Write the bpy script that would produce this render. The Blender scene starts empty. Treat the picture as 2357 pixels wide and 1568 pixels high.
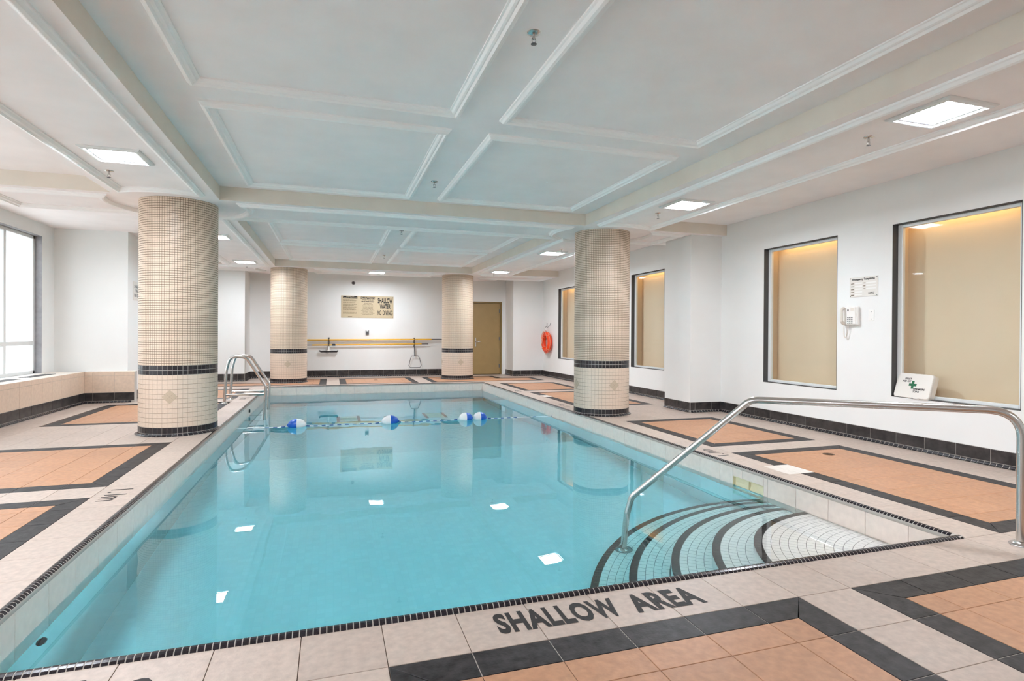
import bpy, bmesh, math, random
from mathutils import Matrix, Vector
random.seed(7)
SC = bpy.context.scene
COL = SC.collection
PI = math.pi

# ------------------------------------------------------------------ camera
H = 1.1865
YAW, PITCH, ROLL = 0.31012, -0.003213, 0.005962
def cam_axes():
    right = Vector((math.cos(YAW), -math.sin(YAW), 0))
    fwd = Vector((math.sin(YAW), math.cos(YAW), 0)); up = Vector((0, 0, 1))
    f2 = fwd*math.cos(PITCH) + up*math.sin(PITCH)
    u2 = up*math.cos(PITCH) - fwd*math.sin(PITCH)
    r3 = right*math.cos(ROLL) + u2*math.sin(ROLL)
    u3 = u2*math.cos(ROLL) - right*math.sin(ROLL)
    return r3, u3, f2
CR, CU, CF = cam_axes()
CAM_POS = Vector((0, 0, H))
cd = bpy.data.cameras.new('camera'); cam = bpy.data.objects.new('camera', cd); COL.objects.link(cam)
cam.matrix_world = Matrix(((CR.x, CU.x, -CF.x, 0), (CR.y, CU.y, -CF.y, 0), (CR.z, CU.z, -CF.z, H), (0, 0, 0, 1)))
cd.sensor_fit = 'HORIZONTAL'; cd.sensor_width = 36; cd.lens = 1298.67/2357*36
cd.shift_y = -10.6/2357; cd.clip_start = 0.05; cd.clip_end = 200
SC.camera = cam
# ------------------------------------------------------------------ world, exposure, light levels
SKY_STRENGTH = 3.3
LAMP_STRENGTH = 150.0
WARM_STRENGTH = 8.0
EXPOSURE = 0.12
w = bpy.data.worlds.new('overcast_sky'); SC.world = w; w.use_nodes = True
bg = w.node_tree.nodes['Background']; bg.inputs['Color'].default_value = (0.925, 0.975, 1.055, 1); bg.inputs['Strength'].default_value = SKY_STRENGTH
vs = SC.view_settings
vs.view_transform = 'Standard'; vs.look = 'None'; vs.exposure = EXPOSURE; vs.gamma = 1.0; vs.use_curve_mapping = False
try:
    SC.cycles.max_bounces = 8; SC.cycles.diffuse_bounces = 5; SC.cycles.glossy_bounces = 3
    SC.cycles.transmission_bounces = 5; SC.cycles.transparent_max_bounces = 6; SC.cycles.volume_bounces = 0; SC.cycles.use_adaptive_sampling = True; SC.cycles.adaptive_threshold = 0.03
    SC.cycles.sample_clamp_indirect = 0.0; SC.cycles.blur_glossy = 0.3
except Exception:
    pass

# ------------------------------------------------------------------ measures (metres)
T = 0.305                                   # deck tile
XR, XL, YF, YB = 3.555, -1.333, 2.344, 13.316   # pool opening
INS = 0.04                                  # rim overhang
PXL, PXR, PYF, PYB = XL+INS, XR-INS, YF+INS, YB-INS
ZW = -0.178                                 # water level
ZS, ZC = 2.726, 2.887                       # beam soffit, coffer
WR, WL, WB = 5.804, -4.35, 15.937           # right, left, back wall
YREAR = -4.0
def tx(k): return XR + k*T
def ty(u): return YF + u*T

# ------------------------------------------------------------------ materials
MATS = {}
def lin(c):
    return tuple(((v/255)/12.92 if v/255 <= 0.04045 else ((v/255+0.055)/1.055)**2.4) for v in c) + (1,)
def mat(name, rgb, rough=0.6, var=0.0, vscale=8.0, bump=0.0, bscale=60.0, metal=0.0, cell=0.0, rand=0.0, coat=0.0, rgb2=None, detail=5.0, stretch=None, spec=None):
    m = bpy.data.materials.new(name); m.use_nodes = True; nt = m.node_tree; N = nt.nodes; L = nt.links
    b = N['Principled BSDF']; b.inputs['Roughness'].default_value = rough; b.inputs['Metallic'].default_value = metal
    if spec is not None: b.inputs['Specular IOR Level'].default_value = spec
    if coat: b.inputs['Coat Weight'].default_value = coat
    col = lin(rgb); b.inputs['Base Color'].default_value = col
    geo = None
    if var or bump or cell:
        geo = N.new('ShaderNodeNewGeometry').outputs['Position']
        src = geo
        if stretch:
            mp = N.new('ShaderNodeMapping'); mp.inputs['Scale'].default_value = stretch; L.new(geo, mp.inputs['Vector']); src = mp.outputs[0]
    cur = None
    if var:
        nz = N.new('ShaderNodeTexNoise'); nz.inputs['Scale'].default_value = vscale; nz.inputs['Detail'].default_value = detail; L.new(src, nz.inputs['Vector'])
        mx = N.new('ShaderNodeMix'); mx.data_type = 'RGBA'; mx.blend_type = 'MIX'
        c2 = lin(rgb2) if rgb2 else tuple(v*(1-var) for v in col[:3])+(1,)
        c1 = col if rgb2 else tuple(min(1, v*(1+var*0.6)) for v in col[:3])+(1,)
        rp = N.new('ShaderNodeMapRange'); rp.inputs[1].default_value = 0.32; rp.inputs[2].default_value = 0.68
        L.new(nz.outputs[0], rp.inputs[0]); L.new(rp.outputs[0], mx.inputs[0])
        mx.inputs[6].default_value = c1; mx.inputs[7].default_value = c2; cur = mx.outputs[2]
    def scale_by(cur, fac_out, amt):
        mr = N.new('ShaderNodeMapRange'); mr.inputs[3].default_value = 1-amt; mr.inputs[4].default_value = 1+amt; L.new(fac_out, mr.inputs[0])
        vm = N.new('ShaderNodeMix'); vm.data_type = 'RGBA'; vm.blend_type = 'MULTIPLY'; vm.inputs[0].default_value = 1
        if cur is None: vm.inputs[6].default_value = col
        else: L.new(cur, vm.inputs[6])
        L.new(mr.outputs[0], vm.inputs[7]); return vm.outputs[2]
    if cell:
        mp2 = N.new('ShaderNodeMapping'); mp2.inputs['Scale'].default_value = (1/T, 1/T, 0.0); mp2.inputs['Location'].default_value = (-XR/T, -YF/T, 0)
        L.new(geo, mp2.inputs['Vector']); fl = N.new('ShaderNodeVectorMath'); fl.operation = 'FLOOR'; L.new(mp2.outputs[0], fl.inputs[0])
        wn = N.new('ShaderNodeTexWhiteNoise'); wn.noise_dimensions = '3D'; L.new(fl.outputs[0], wn.inputs[0]); cur = scale_by(cur, wn.outputs[0], cell)
    if rand:
        oi = N.new('ShaderNodeObjectInfo'); cur = scale_by(cur, oi.outputs['Random'], rand)
    if cur is not None: L.new(cur, b.inputs['Base Color'])
    if bump:
        nb = N.new('ShaderNodeTexNoise'); nb.inputs['Scale'].default_value = bscale; nb.inputs['Detail'].default_value = 6; L.new(src, nb.inputs['Vector'])
        bp = N.new('ShaderNodeBump'); bp.inputs['Strength'].default_value = bump; bp.inputs['Distance'].default_value = 0.004
        L.new(nb.outputs[0], bp.inputs['Height']); L.new(bp.outputs[0], b.inputs['Normal'])
    MATS[name] = m; return m
def emis(name, rgb, strength):
    m = bpy.data.materials.new(name); m.use_nodes = True; nt = m.node_tree
    b = nt.nodes['Principled BSDF']; b.inputs['Base Color'].default_value = (0.8, 0.8, 0.8, 1)
    b.inputs['Emission Color'].default_value = rgb+(1,); b.inputs['Emission Strength'].default_value = strength
    MATS[name] = m; return m

M_CEIL = mat('ceiling_paint', (251, 245, 243), 0.85, var=0.03, vscale=3, bump=0.06, bscale=90)
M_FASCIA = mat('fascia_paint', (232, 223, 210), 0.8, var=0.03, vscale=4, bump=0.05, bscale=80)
M_MOULD = mat('moulding_paint', (252, 250, 248), 0.6)
M_WALL = mat('wall_paint', (234, 234, 231), 0.8, var=0.015, vscale=2, bump=0.03, bscale=120)
M_GROUT_D = mat('deck_grout', (104, 88, 75), 0.9, var=0.1, vscale=20)
M_GROUT_L = mat('light_grout', (188, 182, 174), 0.85)
M_STONE = mat('beige_stone_tile', (194, 177, 164), 0.42, var=0.13, vscale=30, bump=0.24, bscale=75, cell=0.045, detail=7)
M_ORANGE = mat('terracotta_tile', (189, 141, 107), 0.45, var=0.14, vscale=28, bump=0.24, bscale=75, cell=0.05, detail=7)
M_SLATE = mat('slate_border_tile', (18, 17, 19), 0.45, var=0.5, vscale=22, bump=0.25, bscale=80, cell=0.08, detail=9, rgb2=(58, 56, 57), spec=0.3)
M_PALE = mat('pale_patch_tile', (222, 215, 206), 0.6, var=0.08, vscale=40, bump=0.2)
M_BLACKBASE = mat('black_base_tile', (26, 26, 28), 0.32, var=0.45, vscale=12, bump=0.15, bscale=40, rgb2=(66, 62, 61), detail=8)
M_RIM = mat('black_rim_tile', (34, 31, 38), 0.16, var=0.2, vscale=60, rand=0.2)
M_BLACKMOS = mat('black_mosaic', (40, 38, 42), 0.25, var=0.2, vscale=40)
M_CREAM = mat('cream_mosaic', (226, 206, 184), 0.35, var=0.05, vscale=60)
M_CREAM2 = mat('cream_mosaic_large', (222, 203, 184), 0.35, var=0.05, vscale=50)
M_TAUPE = mat('taupe_mosaic', (196, 178, 154), 0.4)
M_TAUPED = mat('taupe_joint', (158, 140, 118), 0.7)
M_GROUT_C = mat('column_grout', (112, 90, 70), 0.9)
M_GROUT_C2 = mat('column_grout_lower', (150, 130, 108), 0.9)
M_POOLTILE = mat('pool_wall_tile', (244, 230, 219), 0.3, var=0.05, vscale=20, bump=0.06, bscale=60)
M_STEPW = mat('white_step_mosaic', (246, 245, 240), 0.35, var=0.03, vscale=50)
M_STEPB = mat('black_step_mosaic', (48, 44, 42), 0.35, var=0.3, vscale=40)
M_STEPG = mat('step_grout', (118, 120, 116), 0.9)
M_STEEL = mat('stainless_steel', (205, 203, 200), 0.24, metal=1.0, bump=0.02, bscale=300, stretch=(1, 1, 0.1))
M_WHITE = mat('white_plastic', (238, 236, 231), 0.4)
M_OFFW = mat('offwhite_plastic', (226, 219, 208), 0.45)
M_FRAME = mat('white_window_frame', (226, 228, 226), 0.4)
M_DARKREV = mat('dark_reveal', (74, 74, 74), 0.6)
M_GREYREV = mat('grey_stone_reveal', (150, 149, 152), 0.6, var=0.12, vscale=14)
M_BEIGE = mat('beige_panel', (222, 200, 172), 0.8, var=0.02, vscale=2)
M_DOOR = mat('olive_beige_door', (160, 134, 88), 0.45, var=0.05, vscale=5)
M_DOORF = mat('olive_door_frame', (128, 106, 58), 0.45)
M_SIGN = mat('cream_sign', (198, 180, 148), 0.5)
M_SIGNW = mat('white_sign', (226, 222, 214), 0.5)
M_INK = mat('black_ink', (26, 24, 24), 0.6)
M_INKG = mat('grey_ink', (112, 98, 74), 0.7)
M_GREEN = mat('green_cross', (0, 98, 58), 0.5)
M_YELLOW = mat('yellow_pole', (226, 172, 40), 0.35)
M_BLACK = mat('black_plastic', (26, 26, 28), 0.45)
M_GREY = mat('grey_metal', (120, 120, 122), 0.4, metal=0.8)
M_REDO = mat('orange_ring', (238, 66, 10), 0.45)
M_PINKROPE = mat('pale_orange_rope', (240, 150, 120), 0.7)
M_BLUE = mat('blue_float', (20, 92, 196), 0.3)
M_FWHITE = mat('white_float', (236, 236, 236), 0.3)
M_NAVY = mat('navy_rope', (50, 78, 140), 0.6)
M_SKIM = mat('skimmer_plastic', (238, 228, 192), 0.45)
M_CONC = mat('outside_concrete', (244, 244, 242), 0.9, var=0.05, vscale=2)
M_BRASS = mat('dark_brass', (96, 66, 34), 0.4, metal=0.6)
M_LAMP = emis('lamp_lens', (0.945, 0.985, 1.065), LAMP_STRENGTH)
M_WARM = emis('warm_tube', (1.0, 0.70, 0.34), WARM_STRENGTH)

def mosaic_mat(name, rgb, groutrgb, size, mortar, rough=0.35):
    m = bpy.data.materials.new(name); m.use_nodes = True; nt = m.node_tree; N = nt.nodes; L = nt.links; b = N['Principled BSDF']
    b.inputs['Roughness'].default_value = rough
    tc = N.new('ShaderNodeTexCoord'); br = N.new('ShaderNodeTexBrick'); br.offset = 0; br.squash = 1
    br.inputs['Scale'].default_value = 1; br.inputs['Brick Width'].default_value = size; br.inputs['Row Height'].default_value = size
    br.inputs['Mortar Size'].default_value = mortar; br.inputs['Color1'].default_value = lin(rgb)
    br.inputs['Color2'].default_value = tuple(v*0.95 for v in lin(rgb)[:3])+(1,); br.inputs['Mortar'].default_value = lin(groutrgb)
    L.new(tc.outputs['UV'], br.inputs['Vector']); L.new(br.outputs['Color'], b.inputs['Base Color'])
    MATS[name] = m; return m
M_SHELL = mosaic_mat('white_pool_mosaic', (240, 244, 244), (234, 239, 239), 0.0526, 0.0025)

def glass_pane_mat(name, ior):
    m = bpy.data.materials.new(name); m.use_nodes = True; nt = m.node_tree; N = nt.nodes; L = nt.links
    for n in list(N): N.remove(n)
    out = N.new('ShaderNodeOutputMaterial'); mx = N.new('ShaderNodeMixShader'); tr = N.new('ShaderNodeBsdfTransparent'); gl = N.new('ShaderNodeBsdfGlossy')
    gl.inputs['Roughness'].default_value = 0.02; fr = N.new('ShaderNodeFresnel'); ge = N.new('ShaderNodeNewGeometry'); mr = N.new('ShaderNodeMapRange'); mr.inputs[3].default_value = ior; mr.inputs[4].default_value = 1/ior; L.new(ge.outputs['Backfacing'], mr.inputs[0]); L.new(mr.outputs[0], fr.inputs['IOR'])
    tr.inputs['Color'].default_value = (0.97, 0.985, 0.98, 1)
    L.new(fr.outputs[0], mx.inputs[0]); L.new(tr.outputs[0], mx.inputs[1]); L.new(gl.outputs[0], mx.inputs[2]); L.new(mx.outputs[0], out.inputs[0]); return m
M_GLASS = glass_pane_mat('window_glass', 1.45); M_GLASS_AR = glass_pane_mat('low_reflection_glass', 1.14)
def water_mat():
    m = bpy.data.materials.new('pool_water'); m.use_nodes = True; nt = m.node_tree; N = nt.nodes; L = nt.links
    for n in list(N): N.remove(n)
    out = N.new('ShaderNodeOutputMaterial'); g = N.new('ShaderNodeBsdfGlass'); g.inputs['IOR'].default_value = 1.333; g.inputs['Roughness'].default_value = 0.0
    va = N.new('ShaderNodeVolumeAbsorption'); va.inputs['Color'].default_value = (0.18, 0.865, 0.935, 1); va.inputs['Density'].default_value = 0.62
    geo = N.new('ShaderNodeNewGeometry'); mp = N.new('ShaderNodeMapping'); mp.inputs['Scale'].default_value = (1.0, 0.55, 1); L.new(geo.outputs['Position'], mp.inputs[0])
    nz = N.new('ShaderNodeTexNoise'); nz.inputs['Scale'].default_value = 2.2; nz.inputs['Detail'].default_value = 2; L.new(mp.outputs[0], nz.inputs['Vector'])
    bp = N.new('ShaderNodeBump'); bp.inputs['Strength'].default_value = 0.035; bp.inputs['Distance'].default_value = 0.05; L.new(nz.outputs[0], bp.inputs['Height'])
    L.new(bp.outputs[0], g.inputs['Normal']); L.new(g.outputs[0], out.inputs['Surface']); L.new(va.outputs[0], out.inputs['Volume']); return m
M_WATER = water_mat()

# ------------------------------------------------------------------ mesh helpers
class MB:
    def __init__(s): s.v = []; s.f = []; s.mi = []; s.smooth = []
    def add(s, vs, fs, mi=0, sm=False):
        o = len(s.v); s.v.extend([tuple(p) for p in vs])
        for f in fs: s.f.append(tuple(i+o for i in f)); s.mi.append(mi); s.smooth.append(sm)
        return s
    def box(s, x0, x1, y0, y1, z0, z1, mi=0):
        return s.add([(x0,y0,z0),(x1,y0,z0),(x1,y1,z0),(x0,y1,z0),(x0,y0,z1),(x1,y0,z1),(x1,y1,z1),(x0,y1,z1)],
            [(0,3,2,1),(4,5,6,7),(0,1,5,4),(1,2,6,5),(2,3,7,6),(3,0,4,7)], mi)
    def cbox(s, x0, x1, y0, y1, z0, z1, c=0.004, mi=0):
        """box with chamfered edges"""
        pts = []; idx = {}
        for ix, X in enumerate((x0, x1)):
            for iy, Y in enumerate((y0, y1)):
                for iz, Z in enumerate((z0, z1)):
                    sx, sy, sz = (1-2*ix)*c, (1-2*iy)*c, (1-2*iz)*c
                    for ax, p in enumerate(((X, Y+sy, Z+sz), (X+sx, Y, Z+sz), (X+sx, Y+sy, Z))):
                        idx[(ix, iy, iz, ax)] = len(pts); pts.append(p)
        fs = []
        I = lambda a, b, d, ax: idx[(a, b, d, ax)]
        for v in (0, 1):
            q = [I(v,0,0,0), I(v,1,0,0), I(v,1,1,0), I(v,0,1,0)]; fs.append(q if v else q[::-1])
            q = [I(0,v,0,1), I(1,v,0,1), I(1,v,1,1), I(0,v,1,1)]; fs.append(q[::-1] if v else q)
            q = [I(0,0,v,2), I(1,0,v,2), I(1,1,v,2), I(0,1,v,2)]; fs.append(q if v else q[::-1])
        for a in (0, 1):
            for b in (0, 1):
                q = [I(a,b,0,0), I(a,b,1,0), I(a,b,1,1), I(a,b,0,1)]; fs.append(q if a == b else q[::-1])
                q = [I(0,a,b,1), I(1,a,b,1), I(1,a,b,2), I(0,a,b,2)]; fs.append(q if a == b else q[::-1])
                q = [I(a,0,b,2), I(a,1,b,2), I(a,1,b,0), I(a,0,b,0)]; fs.append(q if a == b else q[::-1])
                for d in (0, 1):
                    q = [I(a,b,d,0), I(a,b,d,1), I(a,b,d,2)]; fs.append(q)
        return s.add(pts, fs, mi)
    def tube(s, path, r, n=12, closed=False, cap=True, mi=0):
        P = [Vector(p) for p in path]; k = len(P); rr = r if isinstance(r, (list, tuple)) else [r]*k
        tang = []
        for i in range(k):
            a = P[i-1] if (i > 0 or closed) else P[i]; b = P[(i+1) % k] if (i < k-1 or closed) else P[i]
            tang.append((b-a).normalized())
        ref = Vector((0, 0, 1)) if abs(tang[0].z) < 0.9 else Vector((1, 0, 0))
        nrm = (ref - tang[0]*ref.dot(tang[0])).normalized(); vs = []
        for i in range(k):
            nrm = (nrm - tang[i]*nrm.dot(tang[i])).normalized(); bi = tang[i].cross(nrm)
            for j in range(n):
                a = 2*PI*j/n; vs.append(P[i] + (nrm*math.cos(a) + bi*math.sin(a))*rr[i])
        fs = []
        for i in range(k if closed else k-1):
            for j in range(n):
                a, b = i*n+j, i*n+(j+1) % n; c, d = ((i+1) % k)*n+(j+1) % n, ((i+1) % k)*n+j; fs.append((a, b, c, d))
        s.add(vs, fs, mi, True)
        if cap and not closed:
            s.add(vs[:n], [tuple(range(n-1, -1, -1))], mi); s.add(vs[-n:], [tuple(range(n))], mi)
        return s
    def lathe(s, prof, n=24, origin=(0, 0, 0), axis='Z', mi=0, sm=True):
        o = Vector(origin); vs = []
        for (r, z) in prof:
            for j in range(n):
                a = 2*PI*j/n; p = Vector((r*math.cos(a), r*math.sin(a), z))
                if axis == 'X': p = Vector((p.z, p.x, p.y))
                elif axis == '-X': p = Vector((-p.z, p.y, p.x))
                elif axis == 'Y': p = Vector((p.y, p.z, p.x))
                elif axis == '-Y': p = Vector((p.x, -p.z, p.y))
                vs.append(o+p)
        fs = []
        for i in range(len(prof)-1):
            for j in range(n): fs.append((i*n+j, i*n+(j+1) % n, (i+1)*n+(j+1) % n, (i+1)*n+j))
        return s.add(vs, fs, mi, sm)
    def prism(s, poly, z0, z1, mi=0):
        n = len(poly); vs = [(x, y, z0) for x, y in poly]+[(x, y, z1) for x, y in poly]
        fs = [tuple(range(n-1, -1, -1)), tuple(range(n, 2*n))]+[(i, (i+1) % n, n+(i+1) % n, n+i) for i in range(n)]
        return s.add(vs, fs, mi)
    def slab(s, poly, fr, top=0.0, th=0.01, ch=0.0015, mi=0):
        """tile: convex CCW polygon in the frame fr=(origin,u,v,n), face at n=top, chamfered"""
        o, u, v, nn = fr; n = len(poly); pts = [Vector(p) for p in poly]; ins = []
        for i in range(n):
            a, b, c = pts[i-1], pts[i], pts[(i+1) % n]
            d1 = (b-a).normalized(); d2 = (c-b).normalized(); n1 = Vector((-d1.y, d1.x)); n2 = Vector((-d2.y, d2.x))
            k = max(0.25, 1+n1.dot(n2)); ins.append(b+(n1+n2)*(ch/k))
        W = lambda p, h: o+u*p[0]+v*p[1]+nn*h
        vs = [W(p, top) for p in ins]+[W(p, top-ch) for p in pts]+[W(p, top-th) for p in pts]
        fs = [tuple(range(n))]
        for i in range(n):
            j = (i+1) % n; fs += [(n+i, n+j, j, i), (2*n+i, 2*n+j, n+j, n+i)]
        return s.add(vs, fs, mi)
    def sweep(s, loop, prof, mi=0, z=0.0, closed=True):
        """moulding: profile (offset to the left of travel, height) along a closed XY loop"""
        P = [Vector(p) for p in loop]; k = len(P); m = len(prof); vs = []
        for i in range(k):
            a, b, c = P[i-1], P[i], P[(i+1) % k]
            d1 = (b-a).normalized(); d2 = (c-b).normalized(); n1 = Vector((-d1.y, d1.x)); n2 = Vector((-d2.y, d2.x))
            mit = (n1+n2)/max(0.2, 1+n1.dot(n2))
            for (o, h) in prof: vs.append((b.x+mit.x*o, b.y+mit.y*o, z+h))
        fs = []
        for i in range(k):
            j = (i+1) % k
            for q in range(m-1): fs.append((i*m+q, i*m+q+1, j*m+q+1, j*m+q))
        return s.add(vs, fs, mi)
    def mesh(s, name, mats):
        me = bpy.data.meshes.new(name); me.from_pydata(s.v, [], s.f)
        for m in (mats if isinstance(mats, (list, tuple)) else [mats]): me.materials.append(m)
        me.polygons.foreach_set('material_index', s.mi); me.polygons.foreach_set('use_smooth', s.smooth); me.update(); return me
    def build(s, name, mats, parent=None, smooth_angle=None):
        return link(name, s.mesh(name, mats), parent)
def link(name, data, parent=None):
    o = bpy.data.objects.new(name, data); COL.objects.link(o)
    if parent is not None:
        o.parent = parent
        if parent.parent is None: o.matrix_parent_inverse = parent.matrix_basis.inverted()
        else: o.matrix_parent_inverse = (parent.parent.matrix_basis @ parent.matrix_basis).inverted() if False else Matrix.Identity(4)
    return o
def tag(o, label=None, cat=None, group=None, kind=None):
    if label: o['label'] = label
    if cat: o['category'] = cat
    if group: o['group'] = group
    if kind: o['kind'] = kind
    return o
def thing(name, label, cat, loc=(0, 0, 0), group=None, kind=None):
    o = bpy.data.objects.new(name, None); COL.objects.link(o); o.location = loc; o.empty_display_size = 0.1
    bpy.context.view_layer.update
    return tag(o, label, cat, group, kind)
def struct(name, mb, mats, parent=None):
    o = mb.build(name, mats, parent)
    if parent is None: o['kind'] = 'structure'
    return o
def flip_normals_out(me):
    bm = bmesh.new(); bm.from_mesh(me); bmesh.ops.recalc_face_normals(bm, faces=bm.faces[:]); bm.to_mesh(me); bm.free()
def sub(name, mb, mats, part, label=None):
    """sub-part of a part that sits at identity in world"""
    o = bpy.data.objects.new(name, mb.mesh(name, mats)); COL.objects.link(o); o.parent = part
    o.matrix_parent_inverse = Matrix.Translation(-world_loc(part))
    if label: o['label'] = label
    return o
def world_loc(o):
    # parts built in world coordinates have their parent inverse set, so they sit at the world origin
    return Vector((0, 0, 0)) if o.type != 'EMPTY' else Vector(o.location)

# ---- text as mesh
def text_mb(txt, width, height, bold=0.0, spacing=1.0):
    cu = bpy.data.curves.new('lettering', 'FONT'); cu.body = txt; cu.size = 1; cu.offset = bold; cu.space_character = spacing; cu.resolution_u = 3
    cu.align_x = 'CENTER'; cu.space_line = 0.95
    o = bpy.data.objects.new('lettering', cu); COL.objects.link(o)
    dg = bpy.context.evaluated_depsgraph_get(); dg.update()
    me = bpy.data.meshes.new_from_object(o.evaluated_get(dg))
    vs = [v.co.copy() for v in me.vertices]; fs = [tuple(p.vertices) for p in me.polygons]
    bpy.data.objects.remove(o); bpy.data.curves.remove(cu); bpy.data.meshes.remove(me)
    x0 = min(v.x for v in vs); x1 = max(v.x for v in vs); y0 = min(v.y for v in vs); y1 = max(v.y for v in vs)
    sx = width/(x1-x0) if width else height/(y1-y0); sy = height/(y1-y0) if height else sx
    return [((v.x-(x0+x1)/2)*sx, (v.y-(y0+y1)/2)*sy) for v in vs], fs
def put_text(name, txt, origin, u, v, width, height, m, parent, bold=0.0, off=0.0015, spacing=1.0, mbin=None):
    pts, fs = text_mb(txt, width, height, bold, spacing); o = Vector(origin); u = Vector(u).normalized(); v = Vector(v).normalized(); n = u.cross(v)
    mb = mbin or MB(); mb.add([o+u*x+v*y+n*off for x, y in pts], fs)
    if mbin is None:
        return mb.build(name, m, parent)

# ---- screen size of a piece, to choose which pieces become objects of their own
def project(p):
    d = Vector(p)-CAM_POS; z = d.dot(CF)
    if z < 0.1: return None
    return 1178.5+1298.67*d.dot(CR)/z, 773.4-1298.67*d.dot(CU)/z, z
def screen_area(pts3):
    q = [project(p) for p in pts3]
    if any(c is None for c in q): return 0
    if all(c[0] < 0 or c[0] > 2357 or c[1] < 0 or c[1] > 1568 for c in q): return 0
    a = 0
    for i in range(len(q)): a += q[i-1][0]*q[i][1]-q[i][0]*q[i-1][1]
    return abs(a)/2
MESHCACHE = {}
def emit(pieces, name, stuffname, parent, mats, limit=300, minarea=60, level=1):
    """pieces: list of (poly, frame, top, th, ch, mat index)"""
    scored = []
    for p in pieces:
        o, u, v, n = p[1]; scored.append((screen_area([o+u*a[0]+v*a[1]+n*p[2] for a in p[0]]), p))
    scored.sort(key=lambda t: -t[0]); rest = MB(); k = 0
    for area, p in scored:
        poly, fr, top, th, ch, mi = p; o, u, v, n = fr
        if k < limit and area > minarea:
            cx = sum(a[0] for a in poly)/len(poly); cy = sum(a[1] for a in poly)/len(poly)
            loc = [(a[0]-cx, a[1]-cy) for a in poly]; key = (name, mi, th, ch, tuple(round(c, 4) for a in loc for c in a))
            me = MESHCACHE.get(key)
            if me is None:
                mb = MB(); mb.slab(loc, (Vector((0, 0, 0)), Vector((1, 0, 0)), Vector((0, 1, 0)), Vector((0, 0, 1))), 0, th, ch); me = mb.mesh(name, mats[mi]); MESHCACHE[key] = me
            ob = bpy.data.objects.new(name, me); COL.objects.link(ob); ob.parent = parent
            w0 = o+u*cx+v*cy+n*top
            M = Matrix(((u.x, v.x, n.x, w0.x), (u.y, v.y, n.y, w0.y), (u.z, v.z, n.z, w0.z), (0, 0, 0, 1)))
            ob.matrix_basis = Matrix.Translation(-Vector(parent.location)) @ M if parent.type == 'EMPTY' or parent.location.length > 0 else M
            k += 1
        else:
            rest.slab(poly, fr, top, th, ch, mi)
    if rest.f:
        r = rest.build(stuffname, mats, parent); r['kind'] = 'stuff'
    return k
def rect(x0, x1, y0, y1, g=0.0015):
    return [(x0+g, y0+g), (x1-g, y0+g), (x1-g, y1-g), (x0+g, y1-g)]
FLAT = (Vector((0, 0, 0)), Vector((1, 0, 0)), Vector((0, 1, 0)), Vector((0, 0, 1)))

# ================================================================== SETTING
# ---- deck slab (grout bed) with the pool opening
mb = MB(); ZG = -0.004
for (x0, x1, y0, y1) in ((WL-0.3, XL, YREAR, 16.2), (XR, WR+0.3, YREAR, 16.2), (XL, XR, YREAR, YF), (XL, XR, YB, 16.2)):
    mb.box(x0, x1, y0, y1, -0.3, ZG)
floor = struct('floor', mb, M_GROUT_D)

# ---- deck tiles
U8 = [0,1,2,3,4,5,6,7,7.9,8.9,10,11,12,13,14,14.95,16,17,18,19,20,21,22,23,24,25,26,27,27.9,28.9,30,31,32,33,34,35,36]
ftiles, btiles = [], []      # floor tiles (0 beige,1 orange,2 pale), border tiles
def ft(x0, x1, u0, u1, mi):
    if x1-x0 < 0.04 or u1-u0 < 0.04: return
    ftiles.append((rect(tx(x0), tx(x1), ty(u0), ty(u1)), FLAT, 0.0, 0.006, 0.0012, mi))
def cuts(a, b, br, eps=0.13):
    c = [a]+[t for t in br if a+eps < t < b-eps]+[b]; return c
def panel(x0, x1, u0, u1, xb, ub, sw=0.5, skip=None):
    """slate border with mitred corners around terracotta tiles"""
    def bt(poly):
        btiles.append(([(tx(a), ty(b)) for a, b in poly], FLAT, 0.0, 0.006, 0.0012, 0))
    g = 0.006
    for side in (0, 1):
        c = cuts(x0, x1, xb)
        for a, b in zip(c, c[1:]):
            ia = a+sw if a == x0 else a; ib = b-sw if b == x1 else b
            if side == 0: bt([(a+g, u0+g), (b-g, u0+g), (ib-g, u0+sw-g), (ia+g, u0+sw-g)] if ib > ia else [(a+g, u0+g), (b-g, u0+g), (ib, u0+sw-g)])
            else: bt([(ia+g, u1-sw+g), (ib-g, u1-sw+g), (b-g, u1-g), (a+g, u1-g)])
        c = cuts(u0, u1, ub, 0.3)
        for a, b in zip(c, c[1:]):
            ia = a+sw if a == u0 else a; ib = b-sw if b == u1 else b
            if side == 0:
                if skip and skip[0] <= (a+b)/2 <= skip[1]:
                    ft(x0, x0+sw, a, b, 2); continue
                bt([(x0+g, a+g), (x0+sw-g, ia+g), (x0+sw-g, ib-g), (x0+g, b-g)])
            else: bt([(x1-sw+g, ia+g), (x1-g, a+g), (x1-g, b-g), (x1-sw+g, ib-g)])
    cx = cuts(x0+sw, x1-sw, xb, 0.2); cu = cuts(u0+sw, u1-sw, ub, 0.2)
    for a, b in zip(cx, cx[1:]):
        for d, e in zip(cu, cu[1:]): ft(a, b, d, e, 1)
def field(x0, x1, u0, u1, xb, ub, panels, special=()):
    cx = cuts(x0, x1, xb, 0.1); cu = cuts(u0, u1, ub, 0.1)
    for a, b in zip(cx, cx[1:]):
        for d, e in zip(cu, cu[1:]):
            mx, my = (a+b)/2, (d+e)/2
            if any(p[0] < mx < p[1] and p[2] < my < p[3] for p in panels): continue
            if any(s(mx, my) for s in special): continue
            ft(a, b, d, e, 0)
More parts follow.
